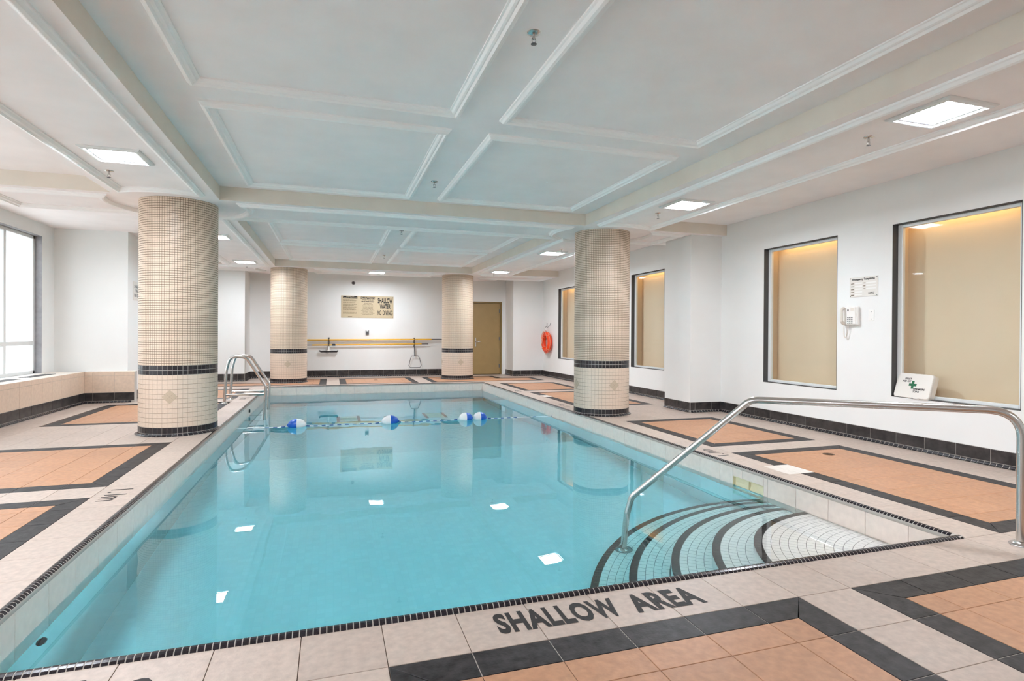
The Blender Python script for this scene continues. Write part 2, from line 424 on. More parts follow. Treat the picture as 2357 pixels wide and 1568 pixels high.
# right deck
RP = [(1, 5.6, 0, 7.9), (1, 5.6, 8.9, 14.95), (1, 5.6, 20, 27.9), (1, 5.6, 28.9, 35)]
XRB = [0,1,2,3,4,5,5.6,6.6,7.37]
patch = lambda mx, my: 0 < mx < 1 and (5 < my < 6)
field(0, 7.37, 0, 36, XRB, U8, RP, (patch,))
ft(0, 0.6, 5, 6, 0); ft(0.6, 1.0, 5, 6, 2)
for i, p in enumerate(RP): panel(*p, [2,3,4,5], U8, skip=(5, 6) if i == 0 else ((24.9, 26.1) if i == 2 else None))
# left deck
LP = [(-22.9, -17, 0, 7.9), (-22.9, -17, 8.9, 14.95), (-22.9, -17, 20, 27.35), (-20.7, -17, 28.9, 35)]
XLB = list(range(-24, -15))
field(-24.36, -16, 0, 28.4, XLB, U8, LP); field(-22.5, -16, 28.4, 36, XLB, U8, LP)
for p in LP: panel(*p, XLB, U8)
# front deck (u runs negative towards the camera)
FB = list(range(-9, 1)); FP = [(-11, -5, -7, -1), (-4, 5.6, -7, -1), (-22.9, -12, -7, -1)]
XFB = list(range(-24, 8))
field(-24.36, 7.37, -9, 0, XFB, FB, FP)
for p in FP: panel(*p, XFB, FB)
# back deck: stepped panels
BPOLY = [[(-11, 37), (-5, 37), (-5, 42.8), (-11, 42.8)],
         [(-4, 37), (5.6, 37), (5.6, 40.35), (2.65, 40.35), (2.65, 42.8), (-4, 42.8)],
         [(-20.7, 37), (-12, 37), (-12, 42.8), (-16.4, 42.8), (-16.4, 39.85), (-20.7, 39.85)]]
def pip(p, poly):
    c = False
    for i in range(len(poly)):
        (x1, y1), (x2, y2) = poly[i-1], poly[i]
        if (y1 > p[1]) != (y2 > p[1]) and p[0] < (x2-x1)*(p[1]-y1)/(y2-y1)+x1: c = not c
    return c
def edist(p, poly):
    d = 9
    for i in range(len(poly)):
        a, b = Vector(poly[i-1]), Vector(poly[i]); q = Vector(p); t = max(0, min(1, (q-a).dot(b-a)/(b-a).length_squared)); d = min(d, (q-a-(b-a)*t).length)
    return d
XBB = sorted(set(list(range(-22, 8))+[-22.5,-20.7,-20.2,-16.4,-15.9,-12.5,-10.5,-5.5,-3.5,2.65,2.15,5.1,5.6,7.37]))
UBB = [36,37,37.5,38,39,39.35,39.85,40.35,41,42,42.3,42.8,43.7,44.57]
for a, b in zip(XBB, XBB[1:]):
    for d, e in zip(UBB, UBB[1:]):
        m_ = ((a+b)/2, (d+e)/2); inside = [P for P in BPOLY if pip(m_, P)]
        if inside and edist(m_, inside[0]) < 0.5: btiles.append((rect(tx(a), tx(b), ty(d), ty(e)), FLAT, 0.0, 0.006, 0.0012, 0))
        else: ft(a, b, d, e, 1 if inside else 0)
bb = MB()
for (x0, x1, u0, u1) in RP+LP+FP:
    for (a, b, c, d) in ((x0, x1, u0, u0+0.5), (x0, x1, u1-0.5, u1), (x0, x0+0.5, u0, u1), (x1-0.5, x1, u0, u1)): bb.box(tx(a)+0.002, tx(b)-0.002, ty(c)+0.002, ty(d)-0.002, -0.0045, -0.0022)
bb.build('border_grout', M_GROUT_L, floor)
emit(ftiles, 'floor_tile', 'distant_floor_tiles', floor, [M_STONE, M_ORANGE, M_PALE], 300, 120)
emit(btiles, 'border_tile', 'distant_border_tiles', floor, [M_SLATE], 260, 60)

# ---- ceiling with beams and coffers
XB = [WL-0.3, -2.33, -1.242, 3.416, 4.51, WR+0.3]; YBK = [YREAR-0.2, 0.47, 1.63, 7.285, 8.443, 14.057, 15.19, 16.2]
beamx = [0, 1, 0, 1, 0]; beamy = [0, 1, 0, 1, 0, 1, 0]
def cz(i, j): return ZS if beamx[i] or beamy[j] else ZC
mb = MB()
for i in range(5):
    for j in range(7):
        z = cz(i, j); x0, x1, y0, y1 = XB[i], XB[i+1], YBK[j], YBK[j+1]
        mb.add([(x0,y0,z),(x0,y1,z),(x1,y1,z),(x1,y0,z)], [(0,1,2,3)], 0)
        if i < 4 and cz(i+1, j) != z:
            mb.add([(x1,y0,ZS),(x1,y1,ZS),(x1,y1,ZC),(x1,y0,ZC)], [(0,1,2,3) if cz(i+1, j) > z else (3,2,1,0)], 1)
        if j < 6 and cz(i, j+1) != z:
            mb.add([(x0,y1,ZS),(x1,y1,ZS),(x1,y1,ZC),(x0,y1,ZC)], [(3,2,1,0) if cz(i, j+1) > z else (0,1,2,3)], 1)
mb.box(WL-0.5, WR+0.6, YREAR-0.4, 16.4, 2.96, 3.1)
ceiling = struct('ceiling', mb, [M_CEIL, M_FASCIA])

# ---- mouldings
PROF = [(0, 0), (0, -0.014), (0.010, -0.020), (0.022, -0.038), (0.040, -0.044), (0.052, -0.030), (0.060, -0.030), (0.072, -0.026), (0.084, -0.010), (0.096, -0.008), (0.096, 0)]
COLS = {'a': (-1.742, 7.69), 'b': (3.917, 7.759), 'c': (-0.972, 14.619), 'd': (3.20, 14.728)}
ntrim = [0]
def trim(loop, z):
    ntrim[0] += 1; a = sum(loop[i-1][0]*loop[i][1]-loop[i][0]*loop[i-1][1] for i in range(len(loop)))
    if a < 0: loop = loop[::-1]
    m_ = MB(); m_.sweep(loop, PROF, z=z); return struct('trim_%d' % ntrim[0], m_, M_MOULD)
def rl(x0, x1, y0, y1): return [(x0, y0), (x1, y0), (x1, y1), (x0, y1)]
for (x0, x1) in ((-0.935, 0.945), (1.265, 3.13)):
    trim(rl(x0, x1, 1.86, 4.31), ZC); trim(rl(x0, x1, 4.615, 7.06), ZC)
    trim(rl(x0, x1, 8.67, 11.15), ZC); trim(rl(x0, x1, 11.48, 13.83), ZC)
RR = 0.72
def arc_y(x0, x1, c, side, n=16):      # points on the ring at x from x0 to x1; side -1 below the column, +1 beyond it
    out = []
    for i in range(n+1):
        x = x0+(x1-x0)*i/n; dx = x-c[0]; out.append((x, c[1]+side*math.sqrt(max(0, RR*RR-dx*dx))))
    return out
def arc_x(y0, y1, c, side, n=16):
    out = []
    for i in range(n+1):
        y = y0+(y1-y0)*i/n; dy = y-c[1]; out.append((c[0]+side*math.sqrt(max(0, RR*RR-dy*dy)), y))
    return out
LX0, LX1, RX0, RX1 = -2.22, -1.352, 3.526, 4.40
trim([(LX0, 1.74), (LX1, 1.74)]+arc_y(LX1, LX0, COLS['a'], -1), ZS)
trim([(RX0, 1.74), (RX1, 1.74)]+arc_y(RX1, RX0, COLS['b'], -1), ZS)
trim(arc_y(LX0, LX1, COLS['a'], 1)+[(LX1, 13.95), (LX0, 13.95)], ZS)
trim(arc_y(RX0, RX1, COLS['b'], 1)+[(RX1, 13.95), (RX0, 13.95)], ZS)
CY0, CY1 = 7.395, 8.333
trim([(-3.63, CY0)]+arc_x(CY0, CY1, COLS['a'], -1)+[(-3.63, CY1)], ZS)
trim(arc_x(CY1, CY0, COLS['a'], 1)+arc_x(CY0, CY1, COLS['b'], -1), ZS)
trim(arc_x(CY1, CY0, COLS['b'], 1)+[(5.135, CY0), (5.135, CY1)], ZS)
DY0, DY1 = 14.167, 15.08
trim([(-3.19, DY0)]+arc_x(DY0, DY1, COLS['c'], -1)+[(-3.19, DY1)], ZS)
trim(arc_x(DY1, DY0, COLS['c'], 1)+arc_x(DY0, DY1, COLS['d'], -1), ZS)
trim(arc_x(DY1, DY0, COLS['d'], 1)+[(5.69, DY0), (5.69, DY1)], ZS)

# ---- walls
def wall_grid(name, axis, p0, p1, a0, a1, holes, z0=-0.05, z1=2.95):
    """wall slab between p0..p1 on its normal axis, a0..a1 along, with rectangular holes (a0,a1,z0,z1)"""
    m_ = MB(); A = sorted(set([a0, a1]+[h for q in holes for h in q[:2]])); Z = sorted(set([z0, z1]+[h for q in holes for h in q[2:]]))
    for i in range(len(A)-1):
        for j in range(len(Z)-1):
            ca, cz_ = (A[i]+A[i+1])/2, (Z[j]+Z[j+1])/2
            if any(q[0] < ca < q[1] and q[2] < cz_ < q[3] for q in holes): continue
            if axis == 'X': m_.box(p0, p1, A[i], A[i+1], Z[j], Z[j+1])
            else: m_.box(A[i], A[i+1], p0, p1, Z[j], Z[j+1])
    return struct(name, m_, M_WALL)
WZ0, WZ1 = 0.535, 2.40
RWIN = [(5.28, 6.49), (3.37, 4.58), (8.985, 10.18), (12.84, 14.04), (1.46, 2.67)]
wall_right = wall_grid('wall_right', 'X', WR, WR+0.12, YREAR-0.2, 16.2, [(a, b, WZ0, WZ1) for a, b in RWIN])
LWIN = [(8.1, 10.74), (1.9, 7.0), (-3.6, 1.0)]; LZ0, LZ1 = 0.523, 2.685
wall_left = wall_grid('wall_left', 'X', WL-0.14, WL, YREAR-0.2, 11.2, [(a, b, LZ0, LZ1) for a, b in LWIN])
DX0, DX1, DZ = 3.80, 4.79, 2.125
wall_back = wall_grid('wall_back', 'Y', WB, WB+0.2, -2.2, 5.0, [(DX0, DX1, -0.05, DZ)])
wall_rear = wall_grid('wall_rear', 'Y', YREAR-0.2, YREAR, WL-0.2, WR+0.2, [])
m_ = MB(); m_.box(5.245, WR+0.01, 7.40, 8.09, -0.05, ZS+0.01); struct('wall_pier', m_, M_WALL)
m_ = MB(); m_.box(4.90, WR+0.02, 15.19, 16.1, -0.05, 2.95); struct('wall_back_right', m_, M_WALL)
m_ = MB(); m_.box(-3.34, -2.0, 15.04, 16.1, -0.05, 2.95); struct('wall_back_left', m_, M_WALL)
m_ = MB(); m_.box(-4.6, -3.30, 11.15, 15.2, -0.05, 2.95); struct('wall_alcove', m_, M_WALL)

# ---- black base tiles along the walls
def baseboard(name, p, q, first=0.0, zt=0.155, end=True):
    """tiles .305 long on the wall line p->q (room on the left of travel), cove of small tiles at the foot"""
    p, q = Vector(p+(0,)), Vector(q+(0,)); u = (q-p).normalized(); n = Vector((-u.y, u.x, 0)); Ln = (q-p).length
    m_ = MB(); z = Vector((0, 0, 1)); fr = (p, u, z, n)
    m_.slab([(0, 0.0), (Ln, 0.0), (Ln, zt), (0, zt)], fr, 0.004, 0.008, 0.0005)
    b = struct(name, m_, M_GROUT_L)
    c = [0.0]; t = first if first > 0.03 else T
    while t < Ln-0.03: c.append(t); t += T
    c.append(Ln)
    # viewed from the room, u runs right to left: build with the frame mirrored so faces look outwards
    fr2 = (q, -u, z, n)
    pcs = [(rect(Ln-b_, Ln-a_, 0.034, zt, 0.003), fr2, 0.010, 0.008, 0.002, 0) for a_, b_ in zip(c, c[1:])]
    emit(pcs, 'baseboard_tile', 'small_baseboard_tiles', b, [M_BLACKBASE], 60, 40)
    cv = MB(); k = max(1, round(Ln/0.052)); w_ = Ln/k
    prof = [(0.010, 0.031), (0.013, 0.020), (0.022, 0.009), (0.036, 0.004)]
    for i in range(k):
        a_, b_ = i*w_+0.003, (i+1)*w_-0.003; vs = []
        for (o_, zz) in prof: vs += [p+u*a_+n*o_+z*zz, p+u*b_+n*o_+z*zz]
        cv.add(vs, [(2*j+1, 2*j, 2*j+2, 2*j+3) for j in range(3)])
    gb = MB(); vs = []
    for (o_, zz) in prof: vs += [p+n*(o_-0.002)+z*(zz-0.002), q+n*(o_-0.002)+z*(zz-0.002)]
    gb.add(vs, [(2*j+1, 2*j, 2*j+2, 2*j+3) for j in range(3)])
    gb.build('cove_bed', M_GROUT_L, b)
    r = cv.build('cove_tiles', M_BLACKMOS, b); r['kind'] = 'stuff'
    return b
baseboard('baseboard_right', (WR, 1.0), (WR, 7.40), first=0.165)
baseboard('baseboard_right_far', (WR, 8.09), (WR, 15.19), first=0.2)
baseboard('baseboard_pier_front', (WR, 7.40), (5.245, 7.40), first=0.17)
baseboard('baseboard_pier_side', (5.245, 7.40), (5.245, 8.09), first=0.305)
baseboard('baseboard_back_right', (WR, 15.19), (4.90, 15.19), first=0.06)
baseboard('baseboard_jamb', (4.90, 15.19), (4.90, 15.90), first=0.2)
baseboard('baseboard_back', (DX0-0.03, WB), (-2.0, WB), first=0.26, zt=0.185)
baseboard('baseboard_left_pier_side', (-2.0, WB), (-2.0, 15.04), first=0.2, zt=0.185)
baseboard('baseboard_left_pier', (-2.0, 15.04), (-3.30, 15.04), first=0.15, zt=0.185)
baseboard('baseboard_alcove', (-3.30, 15.04), (-3.30, 11.15), first=0.15)

# ---- right windows
def window_right(n, y0, y1):
    root = thing('window_%d' % n, None, None, (WR, (y0+y1)/2, WZ0), kind='structure')
    m_ = MB(); t = 0.004; d = 0.10
    m_.box(WR-0.002, WR+d, y0, y0+t, WZ0, WZ1); m_.box(WR-0.002, WR+d, y1-t, y1, WZ0, WZ1)
    m_.box(WR-0.002, WR+d, y0, y1, WZ0, WZ0+t); m_.box(WR-0.002, WR+d, y0, y1, WZ1-t, WZ1)
    m_.build('reveal', M_DARKREV, root)
    f = MB(); a, b, c, e = y0+t, y1-t, WZ0+t, WZ1-t; fw = 0.055; x0, x1 = WR+0.072, WR+0.112
    f.cbox(x0, x1, a, a+fw, c, e, 0.004); f.cbox(x0, x1, b-fw, b, c, e, 0.004)
    f.cbox(x0, x1, a+fw, b-fw, c, c+0.035, 0.004); f.cbox(x0, x1, a+fw, b-fw, e-0.035, e, 0.004)
    f.build('frame', M_FRAME, root)
    g = MB(); g.box(WR+0.09, WR+0.096, a+fw, b-fw, c+0.035, e-0.035); g.build('pane', M_GLASS_AR, root)
    k = MB(); X0, X1 = WR+0.12, WR+0.26; A, B, Cc, E_ = y0-0.02, y1+0.02, WZ0-0.02, WZ1+0.10
    k.box(X1, X1+0.03, A, B, Cc, E_); k.box(X0, X1, A-0.03, A, Cc, E_); k.box(X0, X1, B, B+0.03, Cc, E_)
    k.box(X0, X1, A, B, Cc-0.03, Cc); k.box(X0, X1, A, B, E_, E_+0.03)
    k.build('back_panel', M_BEIGE, root)
    l = MB(); l.tube([(WR+0.19, y0+0.1, E_-0.04), (WR+0.19, y1-0.1, E_-0.04)], 0.016, 6); l.build('tube_lamp', M_WARM, root)
    return root
for i, (a, b) in enumerate(RWIN): window_right(i+1, a, b)
# ---- left windows
def window_left(n, y0, y1, mulls):
    root = thing('window_%d' % n, None, None, (WL, (y0+y1)/2, LZ0), kind='structure')
    m_ = MB(); t = 0.004; x0 = WL-0.135; x1 = WL+0.002
    m_.box(x0, x1, y0, y0+t, LZ0, LZ1); m_.box(x0, x1, y1-t, y1, LZ0, LZ1); m_.box(x0, x1, y0, y1, LZ1-t, LZ1)
    m_.build('reveal', M_GREYREV, root)
    f = MB(); X0, X1 = WL-0.15, WL-0.09; a, b, c, e = y0+t, y1-t, LZ0, LZ1-t; fw = 0.05; tz = 1.0
    f.cbox(X0, X1, a, a+fw, c, e, 0.004); f.cbox(X0, X1, b-fw, b, c, e, 0.004); f.cbox(X0, X1, a, b, c, c+0.05, 0.004); f.cbox(X0, X1, a, b, e-0.05, e, 0.004)
    f.build('frame', M_FRAME, root)
    tr = MB(); tr.cbox(X0, X1+0.004, a+fw, b-fw, tz-0.03, tz+0.03, 0.004); tr.build('transom', M_FRAME, root)
    for y in mulls:
        q = MB(); q.cbox(X0, X1+0.002, y-0.03, y+0.03, c+0.05, e-0.05, 0.004); q.build('mullion', M_FRAME, root)
    ys = [a+fw]+[v for y in sorted(mulls) for v in (y-0.03, y+0.03)]+[b-fw]
    for i in range(0, len(ys), 2):
        for (za, zb) in ((c+0.05, tz-0.03), (tz+0.03, e-0.05)):
            g = MB(); g.box(WL-0.123, WL-0.117, ys[i], ys[i+1], za, zb); g.build('pane', M_GLASS, root)
    return root
window_left(6, *LWIN[0], [9.88, 9.0]); window_left(7, *LWIN[1], [2.75, 3.6, 4.45, 5.3, 6.15]); window_left(8, *LWIN[2], [-2.7, -1.75, -0.8, 0.15])

# ---- door in the back wall
root = thing('door_1', None, None, ((DX0+DX1)/2, WB, 0), kind='structure')
m_ = MB(); fw = 0.05
m_.cbox(DX0, DX0+fw, WB-0.012, WB+0.12, 0, DZ, 0.003); m_.cbox(DX1-fw, DX1, WB-0.012, WB+0.12, 0, DZ, 0.003); m_.cbox(DX0+fw, DX1-fw, WB-0.012, WB+0.12, DZ-fw, DZ, 0.003)
m_.build('frame', M_DOORF, root)
m_ = MB(); m_.cbox(DX0+fw+0.003, DX1-fw-0.003, WB+0.02, WB+0.065, 0.012, DZ-fw-0.004, 0.003); leaf = m_.build('door_leaf', M_DOOR, root)
m_ = MB(); m_.box(DX0+fw, DX1-fw, WB+0.03, WB+0.12, 0.0, 0.011); m_.build('threshold', M_BLACK, root)
hx = 4.0; m_ = MB(); m_.cbox(hx-0.018, hx+0.018, WB+0.012, WB+0.022, 0.82, 1.08, 0.003); m_.tube([(hx, WB+0.02, 0.955), (hx, WB-0.035, 0.955), (hx+0.02, WB-0.045, 0.955), (hx+0.13, WB-0.045, 0.955)], 0.01, 8)
sub('handle', m_, M_STEEL, leaf)
for z in (0.25, 1.05, 1.86):
    m_ = MB(); m_.tube([(DX1-fw-0.001, WB+0.012, z-0.055), (DX1-fw-0.001, WB+0.012, z+0.055)], 0.011, 8); m_.cbox(DX1-fw-0.035, DX1-fw+0.03, WB+0.014, WB+0.021, z-0.05, z+0.05, 0.001); m_.build('hinge', M_GREY, root)
m_ = MB(); m_.box(DX0-0.3, DX1+0.3, WB+0.2, WB+0.3, -0.05, 2.5); m_.build('corridor_wall', M_DOORF, root)

# ---- tiled ledge under the left window
BZ = 0.523; BX = -3.875; BY = 11.01
ledge = thing('tiled_ledge', 'low tiled ledge under the tall left window, beige tiles over a black base', 'ledge', (BX, 6, 0))
m_ = MB(); m_.box(WL+0.002, BX-0.004, YREAR+0.002, BY, 0, BZ-0.004); m_.box(WL+0.002, -3.16, BY+0.004, 11.148, 0, BZ-0.004)
m_.build('core', M_GROUT_L, ledge)
pcs = []
X_, Y_, Z_ = Vector((1, 0, 0)), Vector((0, 1, 0)), Vector((0, 0, 1))
frL = (Vector((BX-0.004, 0, 0)), Y_, Z_, X_)
yj = [10.81-T*k for k in range(0, 34)][::-1]+[BY]
for a, b in zip(yj, yj[1:]):
    pcs.append((rect(a, b, 0.17, 0.45), frL, 0.004, 0.006, 0.0015, 0)); pcs.append((rect(a, b, 0.45, BZ), frL, 0.004, 0.006, 0.0015, 0))
    pcs.append((rect(a, b, 0.034, 0.17, 0.003), frL, 0.006, 0.008, 0.0015, 1))
frF = (Vector((0, BY+0.004, 0)), X_, Z_, -Y_); xj = [BX, -3.755, -3.45, -3.16]
for a, b in zip(xj, xj[1:]):
    pcs.append((rect(a, b, 0.17, 0.45), frF, 0.004, 0.006, 0.0015, 0)); pcs.append((rect(a, b, 0.45, BZ), frF, 0.004, 0.006, 0.0015, 0))
    pcs.append((rect(a, b, 0.034, 0.17, 0.003), frF, 0.006, 0.008, 0.0015, 1))
frT = (Vector((0, 0, BZ-0.004)), X_, Y_, Z_)
for a, b in zip(yj, yj[1:]): pcs.append((rect(WL, BX, a, b), frT, 0.004, 0.006, 0.0015, 2))
for a, b in zip(xj, xj[1:]): pcs.append((rect(a, b, BY, 11.15), frT, 0.004, 0.006, 0.0015, 2))
M_LEDGE = mat('ledge_tile', (219, 197, 176), 0.45, var=0.07, vscale=24, bump=0.15, bscale=70)
M_LEDGET = mat('ledge_top_tile', (230, 220, 208), 0.45, var=0.07, vscale=24, bump=0.15, bscale=70)
emit(pcs, 'ledge_tile', 'distant_ledge_tiles', ledge, [M_LEDGE, M_BLACKBASE, M_LEDGET], 120, 60)
cv = MB(); k = 160
for i in range(k):
    a, b = BY-(i+1)*0.052+0.003, BY-i*0.052-0.003
    cv.add([(BX+0.004, a, 0.031), (BX+0.004, b, 0.031), (BX+0.014, a, 0.01), (BX+0.014, b, 0.01), (BX+0.03, a, 0.004), (BX+0.03, b, 0.004)], [(0, 1, 3, 2)[::-1], (2, 3, 5, 4)[::-1]])
for i in range(13):
    a, b = BX+i*0.052+0.003, BX+(i+1)*0.052-0.003; y = BY
    cv.add([(a, y-0.004, 0.031), (b, y-0.004, 0.031), (a, y-0.014, 0.01), (b, y-0.014, 0.01), (a, y-0.03, 0.004), (b, y-0.03, 0.004)], [(0, 1, 3, 2), (2, 3, 5, 4)])
r = cv.build('cove_tiles', M_BLACKMOS, ledge); r['kind'] = 'stuff'
for (ya, yb) in ((8.75, 9.5), (9.75, 10.5)):
    m_ = MB()
    for i in range(6): m_.box(-4.20+i*0.02, -4.19+i*0.02, ya, yb, BZ-0.002, BZ+0.004)
    m_.box(-4.215, -4.205, ya-0.01, yb+0.01, BZ-0.002, BZ+0.005); m_.box(-4.085, -4.075, ya-0.01, yb+0.01, BZ-0.002, BZ+0.005)
    m_.build('air_grille', M_GREY, ledge)

# ---- outside
m_ = MB(); m_.box(-40, WL-0.25, -30, 40, -0.4, -0.25); o = m_.build('terrace_ground', M_CONC); o['kind'] = 'structure'
m_ = MB(); m_.box(-9.5, -5.6, 15.2, 16.5, -0.3, 9); m_.box(-30, -9.5, 19, 20, -0.3, 9); o = m_.build('wall_outside', M_CONC); o['kind'] = 'structure'

# ================================================================== COLUMNS
CRAD = 0.414
def ring_tiles(m_, r, z0, z1, rows, cols, gap, off=0.003, a_lo=0, a_hi=None, skipcol=None, mi=0):
    dz = (z1-z0)/rows; da = 2*PI/cols; ga = gap/2/r
    for i in range(rows):
        za, zb = z0+i*dz+gap/2, z0+(i+1)*dz-gap/2
        for j in range(cols):
            if skipcol and skipcol(i, j): continue
            a, b = j*da+ga, (j+1)*da-ga; ca, sa, cb, sb = math.cos(a), math.sin(a), math.cos(b), math.sin(b); q = r-off; e = 0.0008
            vs = [(r*ca, r*sa, za+e), (r*cb, r*sb, za+e), (r*cb, r*sb, zb-e), (r*ca, r*sa, zb-e), (q*math.cos(a-e/r), q*math.sin(a-e/r), za), (q*math.cos(b+e/r), q*math.sin(b+e/r), za), (q*math.cos(b+e/r), q*math.sin(b+e/r), zb), (q*math.cos(a-e/r), q*math.sin(a-e/r), zb)]
            m_.add(vs, [(0, 1, 2, 3), (4, 5, 1, 0), (5, 6, 2, 1), (6, 7, 3, 2), (7, 4, 0, 3)], mi)
NC = 50; ROWS_LOW = 11; ZB0, ZB1, ZL0 = 0.697, 0.805, 0.10
mm = MB(); ring_tiles(mm, CRAD, ZB1, ZS, 73, 99, 0.0042); ME_UP = mm.mesh('upper_mosaic', M_CREAM)
mm = MB(); ring_tiles(mm, CRAD, ZB0, ZB1, 2, NC, 0.004); ME_BAND = mm.mesh('band_mosaic', M_BLACKMOS)
mm = MB(); ring_tiles(mm, CRAD, ZL0, ZB0, ROWS_LOW, NC, 0.0028); ME_LOW = mm.mesh('lower_mosaic', M_CREAM2)
mm = MB(); ring_tiles(mm, CRAD+0.001, 0.030, ZL0, 1, NC, 0.004); ME_FOOT = mm.mesh('foot_mosaic', M_BLACKMOS)
mm = MB(); mm.lathe([(CRAD-0.0016, 0), (CRAD-0.0016, ZL0)], 200, mi=1); mm.lathe([(CRAD-0.0016, ZL0), (CRAD-0.0016, ZB0)], 200); mm.lathe([(CRAD-0.0016, ZB0), (CRAD-0.0016, ZB1)], 200, mi=1); ME_CORE2 = mm.mesh('lower_core', [M_GROUT_C2, M_GROUT_L])
mm = MB(); mm.lathe([(CRAD-0.0016, ZB1), (CRAD-0.0016, ZS)], 198); ME_CORE = mm.mesh('core', M_GROUT_C)
mm = MB()
for j in range(NC):
    a, b = 2*PI*j/NC+0.005, 2*PI*(j+1)/NC-0.005; vs = []
    for (rr_, z) in ((CRAD+0.001, 0.028), (CRAD+0.006, 0.016), (CRAD+0.018, 0.007), (CRAD+0.034, 0.003)): vs += [(rr_*math.cos(a), rr_*math.sin(a), z), (rr_*math.cos(b), rr_*math.sin(b), z)]
    mm.add(vs, [(2*q, 2*q+2, 2*q+3, 2*q+1) for q in range(3)])
ME_COVE = mm.mesh('cove_mosaic', M_BLACKMOS)
mm = MB(); mm.lathe([(CRAD-0.004, 0.030), (CRAD+0.004, 0.014), (CRAD+0.016, 0.005), (CRAD+0.036, 0.001)], 64); ME_COVEB = mm.mesh('cove_bed', M_GROUT_L)
def accent_mesh(ang):
    m_ = MB(); s = 0.056; zc = 0.45
    W0 = lambda p, r: (r*math.cos(ang+p[0]/CRAD), r*math.sin(ang+p[0]/CRAD), zc+p[1])
    B = s*1.42; pl = [(0, -B), (B, 0), (0, B), (-B, 0)]; n_ = 6; vs = []; fs = []
    for i in range(n_+1):          # curved backing plate, strips from left to right
        x = -B+2*B*i/n_; hh = B-abs(x); vs += [W0((x, -hh), CRAD+0.0018), W0((x, hh), CRAD+0.0018)]
        if i: fs.append((2*i-2, 2*i, 2*i+1, 2*i-1))
    m_.add(vs, fs, 1)
    for (du, dv) in ((-1, 0), (1, 0), (0, 1), (0, -1)):
        cu, cv_ = du*s*0.5, dv*s*0.5; h = s*0.5-0.0009
        pts = [(cu, cv_-h), (cu+h, cv_), (cu, cv_+h), (cu-h, cv_)]
        # four small diamonds that make one large diamond
        W = lambda p, r: (r*math.cos(ang+p[0]*1.42/CRAD), r*math.sin(ang+p[0]*1.42/CRAD), zc+p[1]*1.42)
        vs = [W(p, CRAD+0.0032) for p in pts]+[W(p, CRAD-0.002) for p in pts]
        m_.add(vs, [(0, 1, 2, 3)]+[(4+i, 4+(i+1) % 4, (i+1) % 4, i) for i in range(4)])
    return m_.mesh('diamond_accent', [M_TAUPE, M_TAUPED])
ACC = [accent_mesh(-PI/2+k*PI/2) for k in range(4)]
def column(key, label, near=False):
    cx, cy = COLS[key]; root = thing('tiled_column', label, 'column', (cx, cy, 0), 'tiled round columns')
    def part(name, me, stuff=False):
        o = bpy.data.objects.new(name, me); COL.objects.link(o); o.parent = root
        if stuff: o['kind'] = 'stuff'
        return o
    part('core', ME_CORE); part('lower_core', ME_CORE2); part('upper_mosaic', ME_UP, True); part('cove_bed', ME_COVEB); part('cove_mosaic', ME_COVE, True)
    for a in ACC: part('diamond_accent', a)
    if not near:
        part('band_mosaic', ME_BAND, True); part('lower_mosaic', ME_LOW, True); part('foot_mosaic', ME_FOOT, True); return root
    # the nearest column: the tiles facing the camera are parts of their own
    view = math.atan2(-cy, -cx); da = 2*PI/NC
    def facing(j, lim=1.42):
        d = ((j+0.5)*da-view+PI) % (2*PI)-PI; return abs(d) < lim
    def one(r, z0, z1, gap, m, nm):
        m_ = MB(); ring_tiles(m_, r, z0, z1, 1, NC, gap, skipcol=lambda i, j: j != 0); return m_.mesh(nm, m)
    specs = [('band_tile', CRAD, ZB0, ZB1, 2, 0.004, M_BLACKMOS), ('mosaic_tile', CRAD, ZL0, ZB0, ROWS_LOW, 0.0028, M_CREAM2), ('foot_tile', CRAD+0.001, 0.030, ZL0, 1, 0.004, M_BLACKMOS)]
    for nm, r, z0, z1, rows, gap, m in specs:
        dz = (z1-z0)/rows; me = one(r, z0, z0+dz, gap, m, nm)
        for i in range(rows):
            for j in range(NC):
                if facing(j):
                    o = bpy.data.objects.new(nm, me); COL.objects.link(o); o.parent = root; o.location = (0, 0, i*dz); o.rotation_euler = (0, 0, j*da)
        m_ = MB(); ring_tiles(m_, r, z0, z1, rows, NC, gap, skipcol=lambda i, j: facing(j)); part('hidden_'+nm.replace('tile', 'mosaic') if False else nm.replace('tile', 'mosaic_rear'), m_.mesh(nm, m), True)
    return root
column('a', 'cream mosaic round column beside the pool edge in front of the left window ledge', True)
column('b', 'cream mosaic round column at the pool edge in front of the white wall pier')
column('c', 'cream mosaic round column behind the pool ladder, left of the yellow poles')
column('d', 'cream mosaic round column in front of the olive door at the far end')

# ================================================================== POOL
pool = thing('swimming_pool', 'rectangular indoor swimming pool with black tiled rim and curved corner steps', 'pool', (0, 0, 0))
def uvquad(m_, name, quads, mats, parent):
    me = bpy.data.meshes.new(name); vs = []; fs = []; uvs = []
    for (o, du, dv, lu, lv) in quads:
        o, du, dv = Vector(o), Vector(du), Vector(dv); k = len(vs); vs += [o, o+du*lu, o+du*lu+dv*lv, o+dv*lv]; fs.append((k, k+1, k+2, k+3)); uvs += [(0, 0), (lu, 0), (lu, lv), (0, lv)]
    me.from_pydata(vs, [], fs); me.materials.append(mats); l = me.uv_layers.new(name='UVMap')
    for i, c in enumerate(uvs): l.data[i].uv = c
    me.update(); return link(name, me, parent)
ZB_S, ZB_D = -1.17, -2.10
SLY0, SLY1 = 7.6, 10.6
W_, D_ = PXR-PXL, PYB-PYF
SKY0, SKY1, SKZ0, SKZ1 = 3.915, 4.300, -0.262, -0.098
sl = math.hypot(SLY1-SLY0, ZB_D-ZB_S); sd = (0, (SLY1-SLY0)/sl, (ZB_D-ZB_S)/sl)
